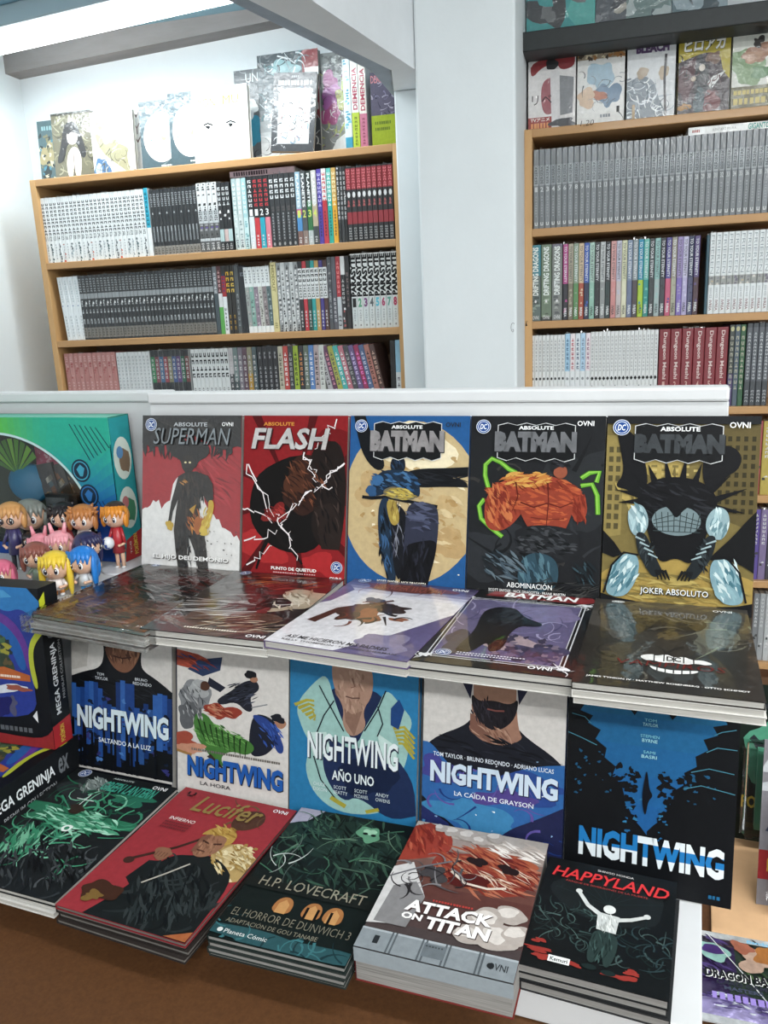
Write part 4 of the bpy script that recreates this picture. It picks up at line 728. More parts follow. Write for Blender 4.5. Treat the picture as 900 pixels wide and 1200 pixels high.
a.grad(['#4a4640', '#3a352f', '#2c2824', '#2a2624'], 0, 0, 1, 1, 10); a.blob('#55504a', .2, .3, .2, .2, .4); a.blob('#6a6a5c', .78, .4, .16, .14, .5); a.swirl(['#7d7a68', '#55503f', '#8a9078'], 12, .6, .2, 1, .6, .02, .25); a.blob('#241f1c', .45, .3, .2, .16, .4); a.blob('#3a342e', .4, .6, .3, .14, .5); a.swirl(['#5a544a', '#1e1b19'], 20, .05, .05, .95, .85, .03, .25)
a.poly('#f0eeea', [(.34, .68), (.42, .65), (.44, .67), (.5, .64), (.54, .67), (.6, .65), (.64, .68), (.7, .67), (.76, .7), (.72, .72), (.66, .71), (.6, .735), (.54, .72), (.48, .735), (.42, .715), (.38, .725)])
a.poly('#f0eeea', [(.4, .77), (.46, .79), (.52, .8), (.6, .795), (.68, .78), (.66, .81), (.6, .825), (.54, .835), (.48, .825), (.43, .81)])
for i in range(5): a.stroke('#2a2624', [(.43+i*.055, .65), (.43+i*.055, .72)], .007); a.stroke('#2a2624', [(.45+i*.045, .78), (.45+i*.045, .83)], .007)
a.text('DC', .5, .665, .58, .712, '#2a2624', .02); a.text('VAMPIROS', .22, .73, .82, .78, '#6a231f', -.01, .1); a.text('JAMES TYNION IV · MATTHEW ROSENBERG · OTTO SCHMIDT', .07, .925, .93, .943, '#e6e2de', .02); a.ovni(.84, .07, .12, '#d8d6d2'); a.blob('#dcdad6', .16, .035, .045, .014); a.text('DC', .13, .028, .19, .042, '#333'); a.build(t, M_gloss)
# ------------------------------------------------------------------ lower row, standing
HN = .255; LL = rad(9.6)
def low(u0, u1, label, cov, th=.012):
    w = u1-u0; t = comic('comic_book', dsp((u0+u1)/2, .786, ZL+.0005), (-LL, 0, -DA), w, HN, th, cov, label, 'comic book', 'comics standing on the lower step'); return t, Art(w, HN, cov)
t, a = low(-.797, -.630, 'lower standing comic with grey sky, black shoulders and blue drips', '#26324a')
a.rect('#cbc6c1', 0, 0, 1, 1); a.map(.12, .8); a.poly('#b9b3ad', [(0, 0), (.2, 0), (.16, .3), (0, .34)])
a.poly('#16181d', [(0, .38), (.12, .34), (.3, .3), (.34, .2), (.32, .1), (.72, .1), (.7, .22), (.72, .28), (.86, .33), (1, .4), (1, 1), (0, 1)])
a.poly('#8a5c44', [(.33, 0), (.71, 0), (.71, .14), (.66, .24), (.58, .31), (.48, .31), (.4, .26), (.34, .16)]); a.poly('#6d4534', [(.33, 0), (.5, 0), (.46, .12), (.44, .26), (.36, .2)]); a.poly('#a87456', [(.54, .04), (.66, .08), (.62, .22), (.56, .24)]); a.dabs(['#9a6a50', '#5c3828', '#b5805f', '#7a4e3a'], 60, .53, .14, .16, .14, 1.4, .1, .024); a.stroke('#4a2a22', [(.43, .205), (.52, .215), (.61, .2)], .014); a.stroke('#5c3828', [(.53, .1), (.55, .15), (.52, .16)], .012); a.poly('#1a1a20', [(.3, 0), (.35, 0), (.34, .08), (.36, .17), (.32, .12)]); a.poly('#1a1a20', [(.7, 0), (.75, 0), (.73, .12), (.7, .17), (.71, .08)]); a.dabs(['#24272e', '#0c0d10'], 40, .5, .42, .4, .06, .2, .2, .02)
blu = ['#2256a8', '#1c468f', '#2f68b9', '#183a78', '#2c5a9e']
for i in range(22):
    u = i/22; c = abs(u-.52); top = .42+.12*(1-c*2)*0+(.1 if .28 < u < .42 or .62 < u < .78 else 0)-(.06 if .42 < u < .6 else 0); bot = .82+.16*max(0, .5-c)*1.6+a.rng.uniform(-.1, .04)
    a.rect(a.rng.choice(blu), u, top+a.rng.uniform(-.03, .04), u+1/22*1.05, bot); a.k -= .7
a.k += 4
a.specks(['#4f86d0', '#10182c', '#3a3a80', '#16223c'], 70, .02, .5, .98, .98, .02)
for i in range(12): u = a.rng.uniform(0, 1); a.rect('#11141c', u, .6+a.rng.uniform(0, .2), u+.025, 1)
a.map(); a.rect('#11141c', 0, .93, 1, 1)
a.text('TOM', .27, .385, .34, .4, '#d8dce2'); a.text('TAYLOR', .25, .407, .38, .423, '#d8dce2'); a.text('BRUNO', .65, .385, .77, .4, '#d8dce2'); a.text('REDONDO', .63, .407, .81, .423, '#d8dce2')
a.text('NIGHTWING', .06, .575, .97, .7, '#cfdde4', .045, .0, False, '#10182c'); a.text('SALTANDO A LA LUZ', .28, .742, .8, .768, '#e4e8ec', .01); a.build(t)
t, a = low(-.622, -.457, 'lower standing comic with white cover and crowd of coloured shapes', '#b9b4ae')
a.rect('#d2cdc8', 0, 0, 1, 1); a.map(.19, .7); a.poly('#b04a34', [(0, .02), (.2, .04), (.36, .1), (.2, .16), (0, .14)]); a.poly('#2c3f66', [(.2, .08), (.42, .04), (.4, .14), (.24, .2), (.1, .16)]); a.poly('#24283a', [(.3, .2), (.45, .26), (.4, .3), (.28, .26)])
a.blob('#8d8f92', .16, .36, .14, .13, .25); a.blob('#a9abac', .2, .3, .08, .08, .3); a.blob('#6a6c70', .1, .5, .09, .1, .3); a.blob('#5a3a2c', .26, .27, .045, .035, .1); a.poly('#2a2c38', [(.36, .36), (.5, .28), (.6, .2), (.72, .17), (.76, .24), (.66, .3), (.7, .4), (.64, .42), (.54, .35), (.4, .4)]); a.blob('#b98468', .7, .17, .035, .025); a.blob('#1c1c22', .67, .14, .05, .03, .2); a.stroke('#8a8c90', [(.68, .38), (.82, .34)], .012)
a.blob('#a8402e', .42, .44, .14, .06, .4); a.blob('#d8a078', .36, .42, .08, .02, .3); a.poly('#232736', [(.7, .42), (.82, .42), (.92, .48), (.9, .62), (.8, .72), (.66, .74), (.66, .56)]); a.poly('#2c4a9a', [(.68, .42), (.84, .44), (.96, .6), (.96, .68), (.9, .68), (.86, .56), (.72, .48)]); a.blob('#c08a6c', .93, .46, .05, .04, .1); a.blob('#20232c', .91, .43, .06, .03, .3)
a.poly('#4f8a3e', [(.14, .5), (.26, .46), (.36, .56), (.5, .6), (.66, .62), (.72, .68), (.64, .74), (.5, .72), (.4, .78), (.44, .86), (.34, .82), (.26, .74), (.18, .66)]); a.dabs(['#6aa852', '#3c7030', '#7cbc60'], 60, .4, .63, .22, .08, .5, .1, .02); a.dabs(['#b5b7b8', '#6a6c70', '#8a8c90', '#44464a'], 60, .15, .4, .12, .14, 1.2, .1, .018); a.dabs(['#34384a', '#14161c', '#4a5064'], 40, .58, .29, .14, .08, -.5, .1, .016); a.dabs(['#2f55b0', '#1b2c60', '#3f6ac8'], 30, .85, .55, .1, .1, 1., .1, .02); a.dabs(['#c45a40', '#8a3020', '#e09070'], 40, .38, .44, .12, .05, .3, .1, .018); a.dabs(['#c4543c', '#30467a', '#8a3426'], 30, .18, .1, .16, .06, .3, .12, .02)
for i in range(9): a.stroke('#24401f', [(.2+i*.055, .52+i*.014), (.23+i*.05, .6+i*.014), (.27+i*.045, .68+i*.01)], .014, .004)
a.blob('#b5523f', .08, .7, .12, .06, .4); a.blob('#d99a7c', .12, .75, .14, .04, .4); a.stroke('#b5854a', [(.0, .78), (.14, .8)], .03); a.stroke('#3a2c28', [(.3, .78), (.46, .88)], .05, .01)
a.map(); a.bars(.14, .71, .94, .722, '#6a6660', 40); a.text('NIGHTWING', .1, .75, .96, .86, '#1c56a4', .05, 0, False, '#15171c'); a.text('LA HORA', .22, .88, .5, .9, '#22242a', .01); a.build(t)
t, a = low(-.455, -.287, 'lower standing comic in bright blue with mint jacket and yellow stripes', '#1c6a9c')
a.rect('#2488c0', 0, 0, 1, 1); a.map(.12, .8)
a.poly('#1f2f58', [(.28, .2), (.78, .2), (.8, .5), (.7, .9), (.4, .95), (.24, .8), (.26, .5)]); a.poly('#9fc9c2', [(.04, .36), (.2, .2), (.3, .14), (.36, .3), (.46, .48), (.54, .56), (.6, .44), (.7, .3), (.76, .18), (.88, .28), (.97, .36), (.92, .46), (.94, .56), (.86, .74), (.86, .86), (.7, .96), (.4, .99), (.2, .9), (.12, .74), (.18, .6), (.1, .5)])
a.poly('#23345e', [(.34, .52), (.5, .6), (.72, .5), (.98, .7), (1, .92), (.8, .98), (.56, .86), (.44, .92), (.3, .8), (.26, .64)]); a.blob('#1a2748', .62, .74, .2, .12, .3)
a.poly('#b9917c', [(.33, .1), (.38, .02), (.6, .02), (.66, .1), (.66, .24), (.58, .34), (.62, .44), (.5, .52), (.42, .44), (.44, .34), (.36, .24)]); a.poly('#9a7462', [(.44, .34), (.5, .37), (.58, .34), (.52, .5), (.45, .42)]); a.blob('#33303a', .5, .06, .2, .04, .3); a.dabs(['#c9a28c', '#a07a66', '#b5907a'], 50, .5, .22, .13, .14, 1.4, .1, .024); a.stroke('#6a4a42', [(.45, .265), (.5, .272), (.56, .265)], .012); a.stroke('#8a6252', [(.5, .15), (.52, .2), (.49, .21)], .01); a.dabs(['#26232c', '#453f4c'], 24, .5, .05, .18, .03, .3, .1, .02)
for i in range(5): a.stroke('#c2b63c', [(.04+i*.03, .36+i*.018), (.14+i*.018, .32+i*.022), (.2, .32+i*.03)], .03, .02); a.stroke('#c2b63c', [(.82+i*.01, .42+i*.02), (.9, .4+i*.025), (.98, .46+i*.03)], .028, .02)
a.poly('#bfd8d2', [(.14, .52), (.3, .5), (.34, .62), (.2, .66)]); a.poly('#bfd8d2', [(.7, .46), (.84, .52), (.86, .66), (.74, .62)]); a.poly('#1c4a8a', [(.8, .3), (.86, .24), (.9, .3), (.86, .42), (.8, .4)])
for p in ([(.36, .3), (.28, .4), (.22, .52)], [(.7, .3), (.74, .4), (.7, .48)], [(.2, .66), (.26, .8), (.4, .92)], [(.24, .22), (.3, .3), (.44, .48)], [(.76, .2), (.7, .32), (.6, .46)]): a.stroke('#15202c', p, .01)
a.stroke('#c2b63c', [(.34, .9), (.46, .94)], .04); a.stroke('#c2b63c', [(.62, .95), (.72, .92)], .03)
a.map(); a.text('NIGHTWING', .15, .525, .86, .66, '#dfe6e8', .02, 0, False, '#1a2338'); a.text('AÑO UNO', .35, .69, .68, .75, '#dfe6e8', .02, 0, False, '#1a2338')
for i, (n1, n2) in enumerate((('CHUCK', 'DIXON'), ('SCOTT', 'BEATTY'), ('SCOTT', 'MCDANIEL'), ('ANDY', 'OWENS'))): a.text(n1, .2+i*.165, .775, .3+i*.165, .792, '#cfdadc'); a.text(n2, .2+i*.165, .8, .31+i*.165, .817, '#cfdadc')
a.build(t)
t, a = low(-.280, -.116, 'lower standing comic with bearded neck above blue watercolour hills', '#2a3558')
a.rect('#cdc8c3', 0, 0, 1, 1); a.map(.17, .8); a.poly('#20222c', [(0, .44), (.1, .36), (.3, .28), (.36, .22), (.66, .24), (.74, .3), (.92, .38), (1, .44), (1, 1), (0, 1)]); a.poly('#b0826c', [(.34, .1), (.66, .1), (.68, .26), (.72, .32), (.5, .38), (.32, .3), (.36, .24)]); a.poly('#8a5f50', [(.34, .2), (.44, .24), (.5, .36), (.34, .3)])
a.poly('#b78a72', [(.36, .0), (.66, .0), (.66, .12), (.36, .12)]); a.poly('#231f24', [(.34, .08), (.4, .13), (.5, .11), (.62, .13), (.68, .08), (.66, .2), (.56, .28), (.46, .28), (.36, .2)]); a.dabs(['#15131a', '#34303a', '#2a252c'], 60, .5, .19, .15, .08, 1.4, .08, .014); a.stroke('#8a4f48', [(.46, .165), (.52, .17), (.58, .165)], .014); a.dabs(['#c49a82', '#8f6552'], 30, .5, .31, .14, .04, .9, .1, .016); a.dabs(['#2c2e3a', '#14151b'], 40, .5, .4, .4, .07, .3, .2, .02); a.poly('#2a2a44', [(.26, .0), (.36, .0), (.34, .12)]); a.poly('#2a2a44', [(.66, 0), (.76, 0), (.68, .12)])
a.poly('#2f6fb8', [(0, .4), (.06, .4), (.2, .52), (.3, .58), (.42, .5), (.56, .56), (.7, .48), (.86, .44), (1, .42), (1, .72), (.6, .9), (.3, .92), (0, .72)])
a.blob('#3f92c9', .4, .8, .3, .1, .4); a.blob('#4a4aa0', .14, .56, .14, .08, .5); a.blob('#2b4f9e', .8, .58, .2, .08, .5); a.blob('#5a4a9a', .6, .66, .2, .05, .5); a.poly('#252a55', [(1, .66), (.8, .76), (.62, .84), (.5, .96), (.46, 1), (1, 1)]); a.poly('#2c3570', [(0, .78), (.2, .86), (.3, 1), (0, 1)]); a.blob('#2a3c8a', .3, .95, .2, .05, .4); a.specks(['#dfe6ee', '#8fb4dc'], 26, .05, .35, .98, .98, .007); a.swirl(['#4f9ad0', '#20408a', '#6a5ab0'], 20, .02, .5, .98, .95, .02, .2)
a.map(); a.text('TOM TAYLOR · BRUNO REDONDO · ADRIANO LUCAS', .08, .53, .93, .55, '#dbe2ea', .01); a.text('NIGHTWING', .06, .572, .96, .672, '#c9d8e6', .045, 0, False, '#1c2248'); a.text('LA CAÍDA DE GRAYSON', .24, .695, .8, .722, '#e2e8f0', .01); a.build(t)
t, a = low(-.1135, .058, 'lower standing comic with black cliffs around a deep blue V', '#15171b', .008)
a.grad(['#1f6f96', '#1a6ca4', '#1768ac', '#145aa0'], 0, 0, 1, 1, 8); a.map(.17, .83)
L = [(0, 0), (.04, .03), (.1, .06), (.07, .1), (.15, .12), (.12, .16), (.2, .19), (.17, .24), (.24, .28), (.23, .33), (.3, .37), (.28, .42), (.34, .46), (.36, .52), (.39, .58), (.42, .63), (.46, .66), (.5, .7), (.5, 1), (0, 1)]
a.poly('#131519', L, sm=0); a.poly('#131519', [(1-u if u < .5 else .5, max(0, v-.02) if v < 1 else 1) for u, v in L], sm=0)
a.specks(['#131519'], 60, .26, .36, .44, .66, .018); a.specks(['#131519'], 60, .56, .36, .74, .64, .018); a.specks(['#1b6ca6', '#2f86b8'], 22, .36, .48, .64, .72, .01); a.specks(['#1e5f88'], 20, .05, .3, .3, .55, .008); a.specks(['#1e5f88'], 14, .7, .3, .95, .5, .01)
for p in ([(.02, .12), (.1, .13), (.14, .16)], [(.0, .22), (.08, .24), (.18, .27)], [(.98, .1), (.9, .12), (.86, .14)], [(.99, .2), (.88, .2), (.82, .23)], [(.98, .32), (.84, .31), (.74, .34)], [(.99, .42), (.8, .4), (.7, .43)], [(.03, .05), (.12, .07)]): a.stroke('#4f98ae', p, .006)
a.poly('#131519', [(.32, 0), (.45, 0), (.42, .06), (.4, .09), (.36, .05)]); a.poly('#131519', [(.55, 0), (.7, 0), (.66, .05), (.62, .09), (.58, .04)])
a.poly('#10131c', [(.475, .4), (.485, .36), (.495, .4), (.505, .46), (.53, .49), (.5, .52), (.49, .6), (.475, .58), (.462, .5)])
a.map()
for i, (n1, n2) in enumerate((('TOM', 'TAYLOR'), ('STEPHEN', 'BYRNE'), ('SAMI', 'BASRI'))): a.text(n1, .46-.02*(i == 1), .252+i*.068, .53+.02*(i == 1), .264+i*.068, '#7fc4d0'); a.text(n2, .45, .27+i*.068, .54, .284+i*.068, '#9fd4dc', .01)
a.text('NIGHTWING', .09, .755, .95, .885, '#dfe6ea', .05)
a.k += 1; blue = MB()
vs, fs, _ = text_tris('NIGHTWING', .05, 0)                        # blue upper or lower half of each letter
for f in fs:
    P = [vs[i] for i in f]; cy = sum(p[1] for p in P)/len(P); cx = sum(p[0] for p in P)/len(P)
    cl = []
    lo, hi = (.45, 1.01) if cx < .42 else ((.3, .75) if cx < .7 else (.35, .7))
    q = P
    for lim, sg in ((lo, 1), (hi, -1)):
        out = []
        for i in range(len(q)):
            A, B = q[i-1], q[i]; ia, ib = (A[1]-lim)*sg >= 0, (B[1]-lim)*sg >= 0
            if ia != ib: t_ = (lim-A[1])/(B[1]-A[1]); out.append((A[0]+t_*(B[0]-A[0]), lim))
            if ib: out.append(B)
        q = out
        if len(q) < 3: break
    if len(q) >= 3: blue.mesh([a.P(.09+.86*x, .885-.13*y) for x, y in q], [tuple(range(len(q)))], '#1d74b4')
a.parts.append((blue, False))
a.bars(.87, .955, .94, .97, '#1d5f88', 3); a.build(t)
# ------------------------------------------------------------------ lower row, lying stacks
GL = 'stacks of books lying on the lower step'
t, a = flat(-.699, .556, -.592, .166, .225, .0062, 3, rad(0), 'black comic with glowing green swirls', '#1a1d1e', GL)
a.rect('#202425', 0, 0, 1, 1); a.blob('#33383a', .3, .2, .2, .14, .4); a.blob('#7d8a86', .33, .12, .13, .06, .3); a.blob('#2e7d5c', .45, .42, .42, .09, .5); a.blob('#57b088', .55, .46, .25, .05, .5); a.blob('#3f9a72', .3, .66, .12, .14, .4); a.blob('#7fcaa4', .28, .68, .06, .08, .4); a.blob('#2c7a60', .75, .18, .2, .05, .5)
a.swirl(['#4fae84', '#2f7a5a', '#86d0ac', '#1f5a44', '#3f9874'], 60, .1, .1, .95, .75, .022, .3); a.swirl(['#3a3f42', '#15181a', '#565b5e'], 24, .2, .55, 1, 1, .03, .25); a.dabs(['#4fae84', '#86d0ac', '#2f7a5a', '#a8e0c4'], 110, .52, .45, .36, .1, .2, .16, .022); a.dabs(['#3f9a72', '#7fcaa4', '#25604a'], 60, .3, .66, .12, .14, 1.1, .14, .022); a.dabs(['#8f9a96', '#565e5c', '#b0bab6'], 40, .33, .13, .14, .07, .7, .1, .018); a.dabs(['#2c3032', '#101213', '#44494b'], 90, .65, .8, .34, .16, .8, .16, .022); a.blob('#3a2f28', .42, .36, .07, .04, .3); a.blob('#e6efe8', .52, .52, .04, None, .1); a.blob('#3f9a72', .52, .52, .02)
for s_ in ((0, .05), (.08, 0)): a.stroke('#e9f2ec', [(.4-s_[0], .27-s_[1]), (.4+s_[0], .27+s_[1])], .006)
a.emblem(.13, .04, .05); a.text('ABSOLUTE', .42, .03, .62, .045, '#b9c4c0', .02); a.text('GREEN LANTERN', .4, .07, .9, .16, '#3f9c86', .02, .15); a.ovni(.88, .05, .13); a.text('ANDY LINDSAY', .05, .93, .42, .96, '#d8dcdc', .0, .1); a.build(t)
t, a = flat(-.529, .551, -.591, .166, .232, .0055, 4, rad(-1.5), 'red comic with dark suited man and staff', '#7d2a30', GL, pages=M_pagesd, under='#2f2a28')
a.rect('#ad353d', 0, 0, 1, 1); a.blob('#c9a868', .86, .48, .2, .12, .15, rot=.5); a.blob('#dcc490', .84, .44, .14, .08, .2); a.specks(['#b08a48', '#e8d8ac'], 40, .7, .34, 1, .6, .016)
a.stroke('#4a2d26', [(.16, .62), (.4, .47), (.6, .3), (.72, .18)], .03, .022); a.poly('#5a3a2c', [(.62, .1), (.78, .06), (.86, .16), (.78, .24), (.66, .26), (.6, .2)]); a.blob('#4a2d26', .16, .63, .04, .025); a.swirl(['#6a4a34', '#7d5a3c'], 8, .58, .06, .85, .26, .02, .16)
a.poly('#1d2223', [(.38, .6), (.44, .52), (.56, .5), (.66, .47), (.82, .5), (.98, .6), (1, 1), (.22, 1), (.3, .86), (.34, .74)]); a.poly('#1d2223', [(.3, .6), (.44, .58), (.46, .7), (.34, .78), (.26, .74)]); a.swirl(['#2b3233', '#14181a', '#343b3c'], 26, .4, .58, .98, .96, .04, .2); a.dabs(['#2e3637', '#12171a', '#3a4243', '#1d2324'], 120, .66, .78, .3, .2, 1.0, .2, .024); a.stroke('#b9b2a6', [(.6, .56), (.5, .66), (.4, .75)], .014)
a.poly('#a8765a', [(.5, .36), (.56, .31), (.68, .31), (.72, .38), (.7, .46), (.62, .51), (.53, .49)]); a.poly('#8a5a46', [(.5, .36), (.56, .33), (.56, .47), (.52, .48)]); a.stroke('#5a3428', [(.55, .46), (.62, .46)], .01); a.stroke('#5a3428', [(.54, .39), (.6, .4)], .01); a.stroke('#5a3428', [(.63, .4), (.69, .385)], .01); a.dabs(['#bb8868', '#8f6048', '#a07054'], 30, .6, .41, .08, .08, 1.3, .07, .016); a.stroke('#5a3428', [(.55, .455), (.62, .46)], .01); a.stroke('#4a2a20', [(.535, .385), (.59, .395)], .012); a.stroke('#4a2a20', [(.63, .395), (.69, .38)], .012); a.poly('#c9a04a', [(.48, .35), (.52, .28), (.62, .25), (.74, .28), (.76, .36), (.71, .4), (.7, .33), (.6, .32), (.52, .34)]); a.dabs(['#e0bc68', '#a87c30', '#c9a04a'], 30, .63, .29, .11, .045, .6, .08, .016); a.dabs(['#e6d4a4', '#b8944e', '#cfb070'], 50, .86, .47, .15, .1, .5, .1, .02); a.blob('#9a6a50', .35, .54, .07, .045, .2)
for i in range(4): a.stroke('#6a4434', [(.31+i*.025, .53), (.31+i*.025, .565)], .006)
a.blob('#4a2c20', .2, .86, .13, .07, .3); a.blob('#8a6a34', .18, .9, .07, .03, .5); a.poly('#b9683a', [(.84, 1), (1, .94), (1, 1)])
a.text('Lucifer', .22, .05, .8, .19, '#8a7440', .01, .25); a.text('INFIERNO', .14, .265, .36, .29, '#f0e4e0', .0, .1)
for i in range(3): a.bars(.13, .305+i*.022, .36, .317+i*.022, '#6a2226', 12)
a.rect('#23181a', .08, .04, .15, .065); a.rect('#23181a', .09, .072, .14, .08); a.blob('#ad353d', .115, .052, .02); a.ovni(.9, .05, .12); a.build(t)
t, a = flat(-.354, .562, -.585, .147, .221, .0062, 4, rad(1.5), 'dark green paperback with tentacled creature and glowing arches', '#1a2422', GL, 'paperback', M_pagesg, under='#2c3230', cat='paperback')
a.rect('#17201f', 0, 0, 1, 1); a.poly('#a8a4b8', [(0, .0), (.22, .0), (.1, .14), (0, .2)]); a.blob('#22362f', .55, .22, .45, .2, .3); a.dabs(['#2f4a3e', '#1b2a25', '#3f6250', '#0f1615', '#28403a'], 220, .52, .3, .5, .3, 1.0, .2, .026, .9); a.swirl(['#4a7a60', '#6a8a74', '#35564a'], 26, .1, .04, .95, .55, .014, .35); a.blob('#6aa884', .68, .13, .1, .06, .3); a.blob('#9fd0b0', .68, .11, .05, .025, .3); a.blob('#17201f', .65, .13, .022, .01); a.blob('#17201f', .72, .135, .022, .01)
a.stroke('#4f6a5a', [(.6, .42), (.8, .42), (.9, .52), (.82, .6), (.68, .6)], .014); a.swirl(['#c2cac6', '#6a7a74'], 6, .02, .32, .3, .5, .012, .25); a.rect('#1b201e', .0, .6, 1, .66)
for u in (.38, .6, .76): a.poly('#b87a44', [(u-.07, .79), (u-.07, .72), (u-.03, .685), (u+.03, .685), (u+.07, .72), (u+.07, .79)]); a.poly('#d9a060', [(u-.04, .79), (u-.04, .73), (u, .7), (u+.04, .73), (u+.04, .79)])
for u in (.56, .64, .74): a.stroke('#15110f', [(u, .72), (u+.005, .8)], .02)
a.blob('#2f5a60', .5, .96, .6, .05, .3); a.swirl(['#3f7a80', '#1c3a40'], 20, .0, .9, 1, 1, .02, .2)
a.text('H.P. LOVECRAFT', .1, .575, .92, .64, '#b8b09a', .0, 0, True); a.text('EL HORROR DE DUNWICH 3', .06, .81, .94, .858, '#aaa38e', -.01, 0, True); a.text('ADAPTACIÓN DE GOU TANABE', .06, .873, .74, .905, '#8d8876', -.01); a.text('Planeta Cómic', .1, .945, .42, .97, '#d5d8d5', .0); a.blob('#d5d8d5', .065, .957, .02); a.build(t)
t, a = flat(-.2015, .580, -.573, .151, .203, .037, 1, rad(1), 'thick paperback with red and white cloud cover and silver band', '#6a2a26', GL, 'paperback', M_pagesg, cat='paperback', spine='#4a1a1c')
a.rect('#5a2b26', 0, 0, 1, 1); a.grad(['#b9b0a8', '#8a6a60', '#6a3a32', '#5a4644', '#4a4748'], 0, 0, 1, 1, 10); a.poly('#a8402f', [(0, .05), (.1, .0), (.3, .06), (.35, .22), (.2, .3), (0, .36)]); a.blob('#9a3c2c', .62, .32, .34, .17, .2); a.blob('#b9603f', .72, .22, .2, .1, .3); a.dabs(['#b9603f', '#8f3426', '#c9785a', '#74241c', '#a84a34'], 170, .64, .31, .36, .18, .5, .2, .024); a.dabs(['#dcc4b0', '#c99a7c'], 26, .66, .34, .28, .13, .4, .2, .012); a.dabs(['#e2dad2', '#c5b8ae'], 40, .82, .12, .18, .07, .3, .18, .024); a.dabs(['#b5442f', '#8a2c20', '#c86044'], 40, .16, .16, .16, .12, 1.0, .2, .026); a.blob('#2a1a18', .55, .26, .08, .03, .3, rot=.3); a.blob('#2a1a18', .78, .28, .08, .03, .3, rot=.2); a.blob('#5a1c18', .55, .42, .14, .05, .3); a.stroke('#d9cabb', [(.4, .37), (.52, .44), (.68, .45), (.8, .42)], .02)
for u, v, r_ in ((.3, .05, .07), (.42, .06, .08), (.52, .09, .06), (.2, .04, .05), (.62, .04, .07), (.74, .66, .13), (.88, .6, .1), (.84, .76, .14), (.66, .78, .1), (.95, .72, .1)): a.blob('#b5aaa2', u, v, r_, r_*.6, .15); a.blob('#cfc7c0', u-.02, v-.015, r_*.6, r_*.35, .2)
a.poly('#c5c3c2', [(0, .42), (.12, .36), (.3, .6), (.26, .8), (0, .84)]); a.poly('#8d8b8c', [(.06, .56), (.2, .5), (.3, .6), (.26, .82), (.04, .82)]); a.blob('#4a4648', .3, .42, .08, .07, .5); a.swirl(['#2e2a2c', '#8a8688', '#5a5658'], 22, .1, .26, .5, .56, .02, .18); a.stroke('#77757a', [(.0, .5), (.2, .38), (.38, .3)], .015)
a.bars(.36, .605, .64, .618, '#a83a34', 14); a.text('ATTACK', .2, .63, .78, .71, '#f4f2ef', .04, .05, False, '#3a2624'); a.text('ON', .2, .722, .34, .765, '#f4f2ef', .04, .05); a.text('TITAN', .37, .722, .79, .8, '#f4f2ef', .04, .05, False, '#3a2624')
a.rect('#8f979c', 0, .87, 1, 1); a.rect('#a9b1b6', 0, .87, 1, .882)
for u in (.2, .225, .4, .425, .55, .575, .76, .785): a.rect('#5f676c', u, .87, u+.012, 1)
a.rect('#747c82', .42, .89, .56, .97); a.text('1', .1, .91, .135, .96, '#24282b', .03); a.bars(.43, .9, .55, .91, '#3a4044', 6); a.text('OVNI', .83, .915, .95, .955, '#2a2e31', .01); a.blob('#2a2e31', .845, .935, .022); a.build(t)
m = MB(); m.box(-.0757, -.0003, -.0006, .0757, .0145, 0, '#8f979c'); tag(m.build('silver_band', M_print, t), 'silver printed edge folded over the front')
t, a = flat(-.0635, .613, -.5795, .131, .158, .0098, 3, rad(-1), 'black paperback with white figure raising its arms and red title', '#17191a', GL, 'paperback', M_pagesg, under='#2a2b2c', cat='paperback')
a.rect('#191c1d', 0, 0, 1, 1); a.blob('#232829', .52, .3, .4, .24, .1); a.swirl(['#3f5654', '#2a3938', '#57706c'], 46, .02, .44, .48, .72, .012, .16); a.swirl(['#33474a', '#22302f', '#4a5e5c'], 36, .6, .5, .98, .8, .014, .18)
for i in range(8): th = 3.4+i*.36; a.stroke('#2c3a3a', [(.52, .36), (.52+.42*math.cos(th), .36+.3*math.sin(th))], .005)
for u0, v0, u1, v1 in ((.02, .84, .2, .88), (.06, .78, .14, .8), (.6, .9, .78, .94), (.7, .86, .8, .88), (.3, .9, .4, .92), (.08, .9, .2, .92)): a.blob('#a8382f', (u0+u1)/2, (v0+v1)/2, (u1-u0)*.6, .018, .5)
a.stroke('#c9ccc9', [(.3, .3), (.38, .4), (.48, .46)], .03, .04); a.stroke('#c9ccc9', [(.8, .4), (.7, .45), (.6, .48)], .03, .04); a.poly('#c5c9c6', [(.46, .44), (.62, .45), (.61, .6), (.47, .59)]); a.blob('#d9dcd8', .54, .4, .045, .038); a.poly('#324441', [(.46, .59), (.62, .6), (.64, .72), (.6, .88), (.55, .87), (.54, .7), (.5, .87), (.44, .86), (.44, .7)]); a.blob('#22302f', .47, .9, .05, .02); a.blob('#22302f', .6, .915, .05, .02); a.dabs(['#e2e4e0', '#a8aca8'], 24, .54, .52, .07, .07, 1.4, .08, .014); a.dabs(['#46605c', '#22302e'], 30, .53, .73, .08, .13, 1.5, .1, .014); a.blob('#c9ccc9', .295, .29, .025); a.blob('#c9ccc9', .81, .395, .025)
a.text('SHINGO HONDA', .4, .045, .68, .065, '#d9d5d0', .0, 0, False, None, .03); a.text('HAPPYLAND', .06, .085, .95, .185, '#d2383a', .01, .25, False, '#3a1012', .02); a.text('PARQUE DE DIVERSIONES DE LA MUERTE', .18, .205, .8, .225, '#a8403c', .0, 0, False, None, .02); a.rect('#e2e4e2', .19, .885, .34, .935); a.text('Kemuri', .205, .895, .325, .925, '#1c1e1e', .02); a.build(t)
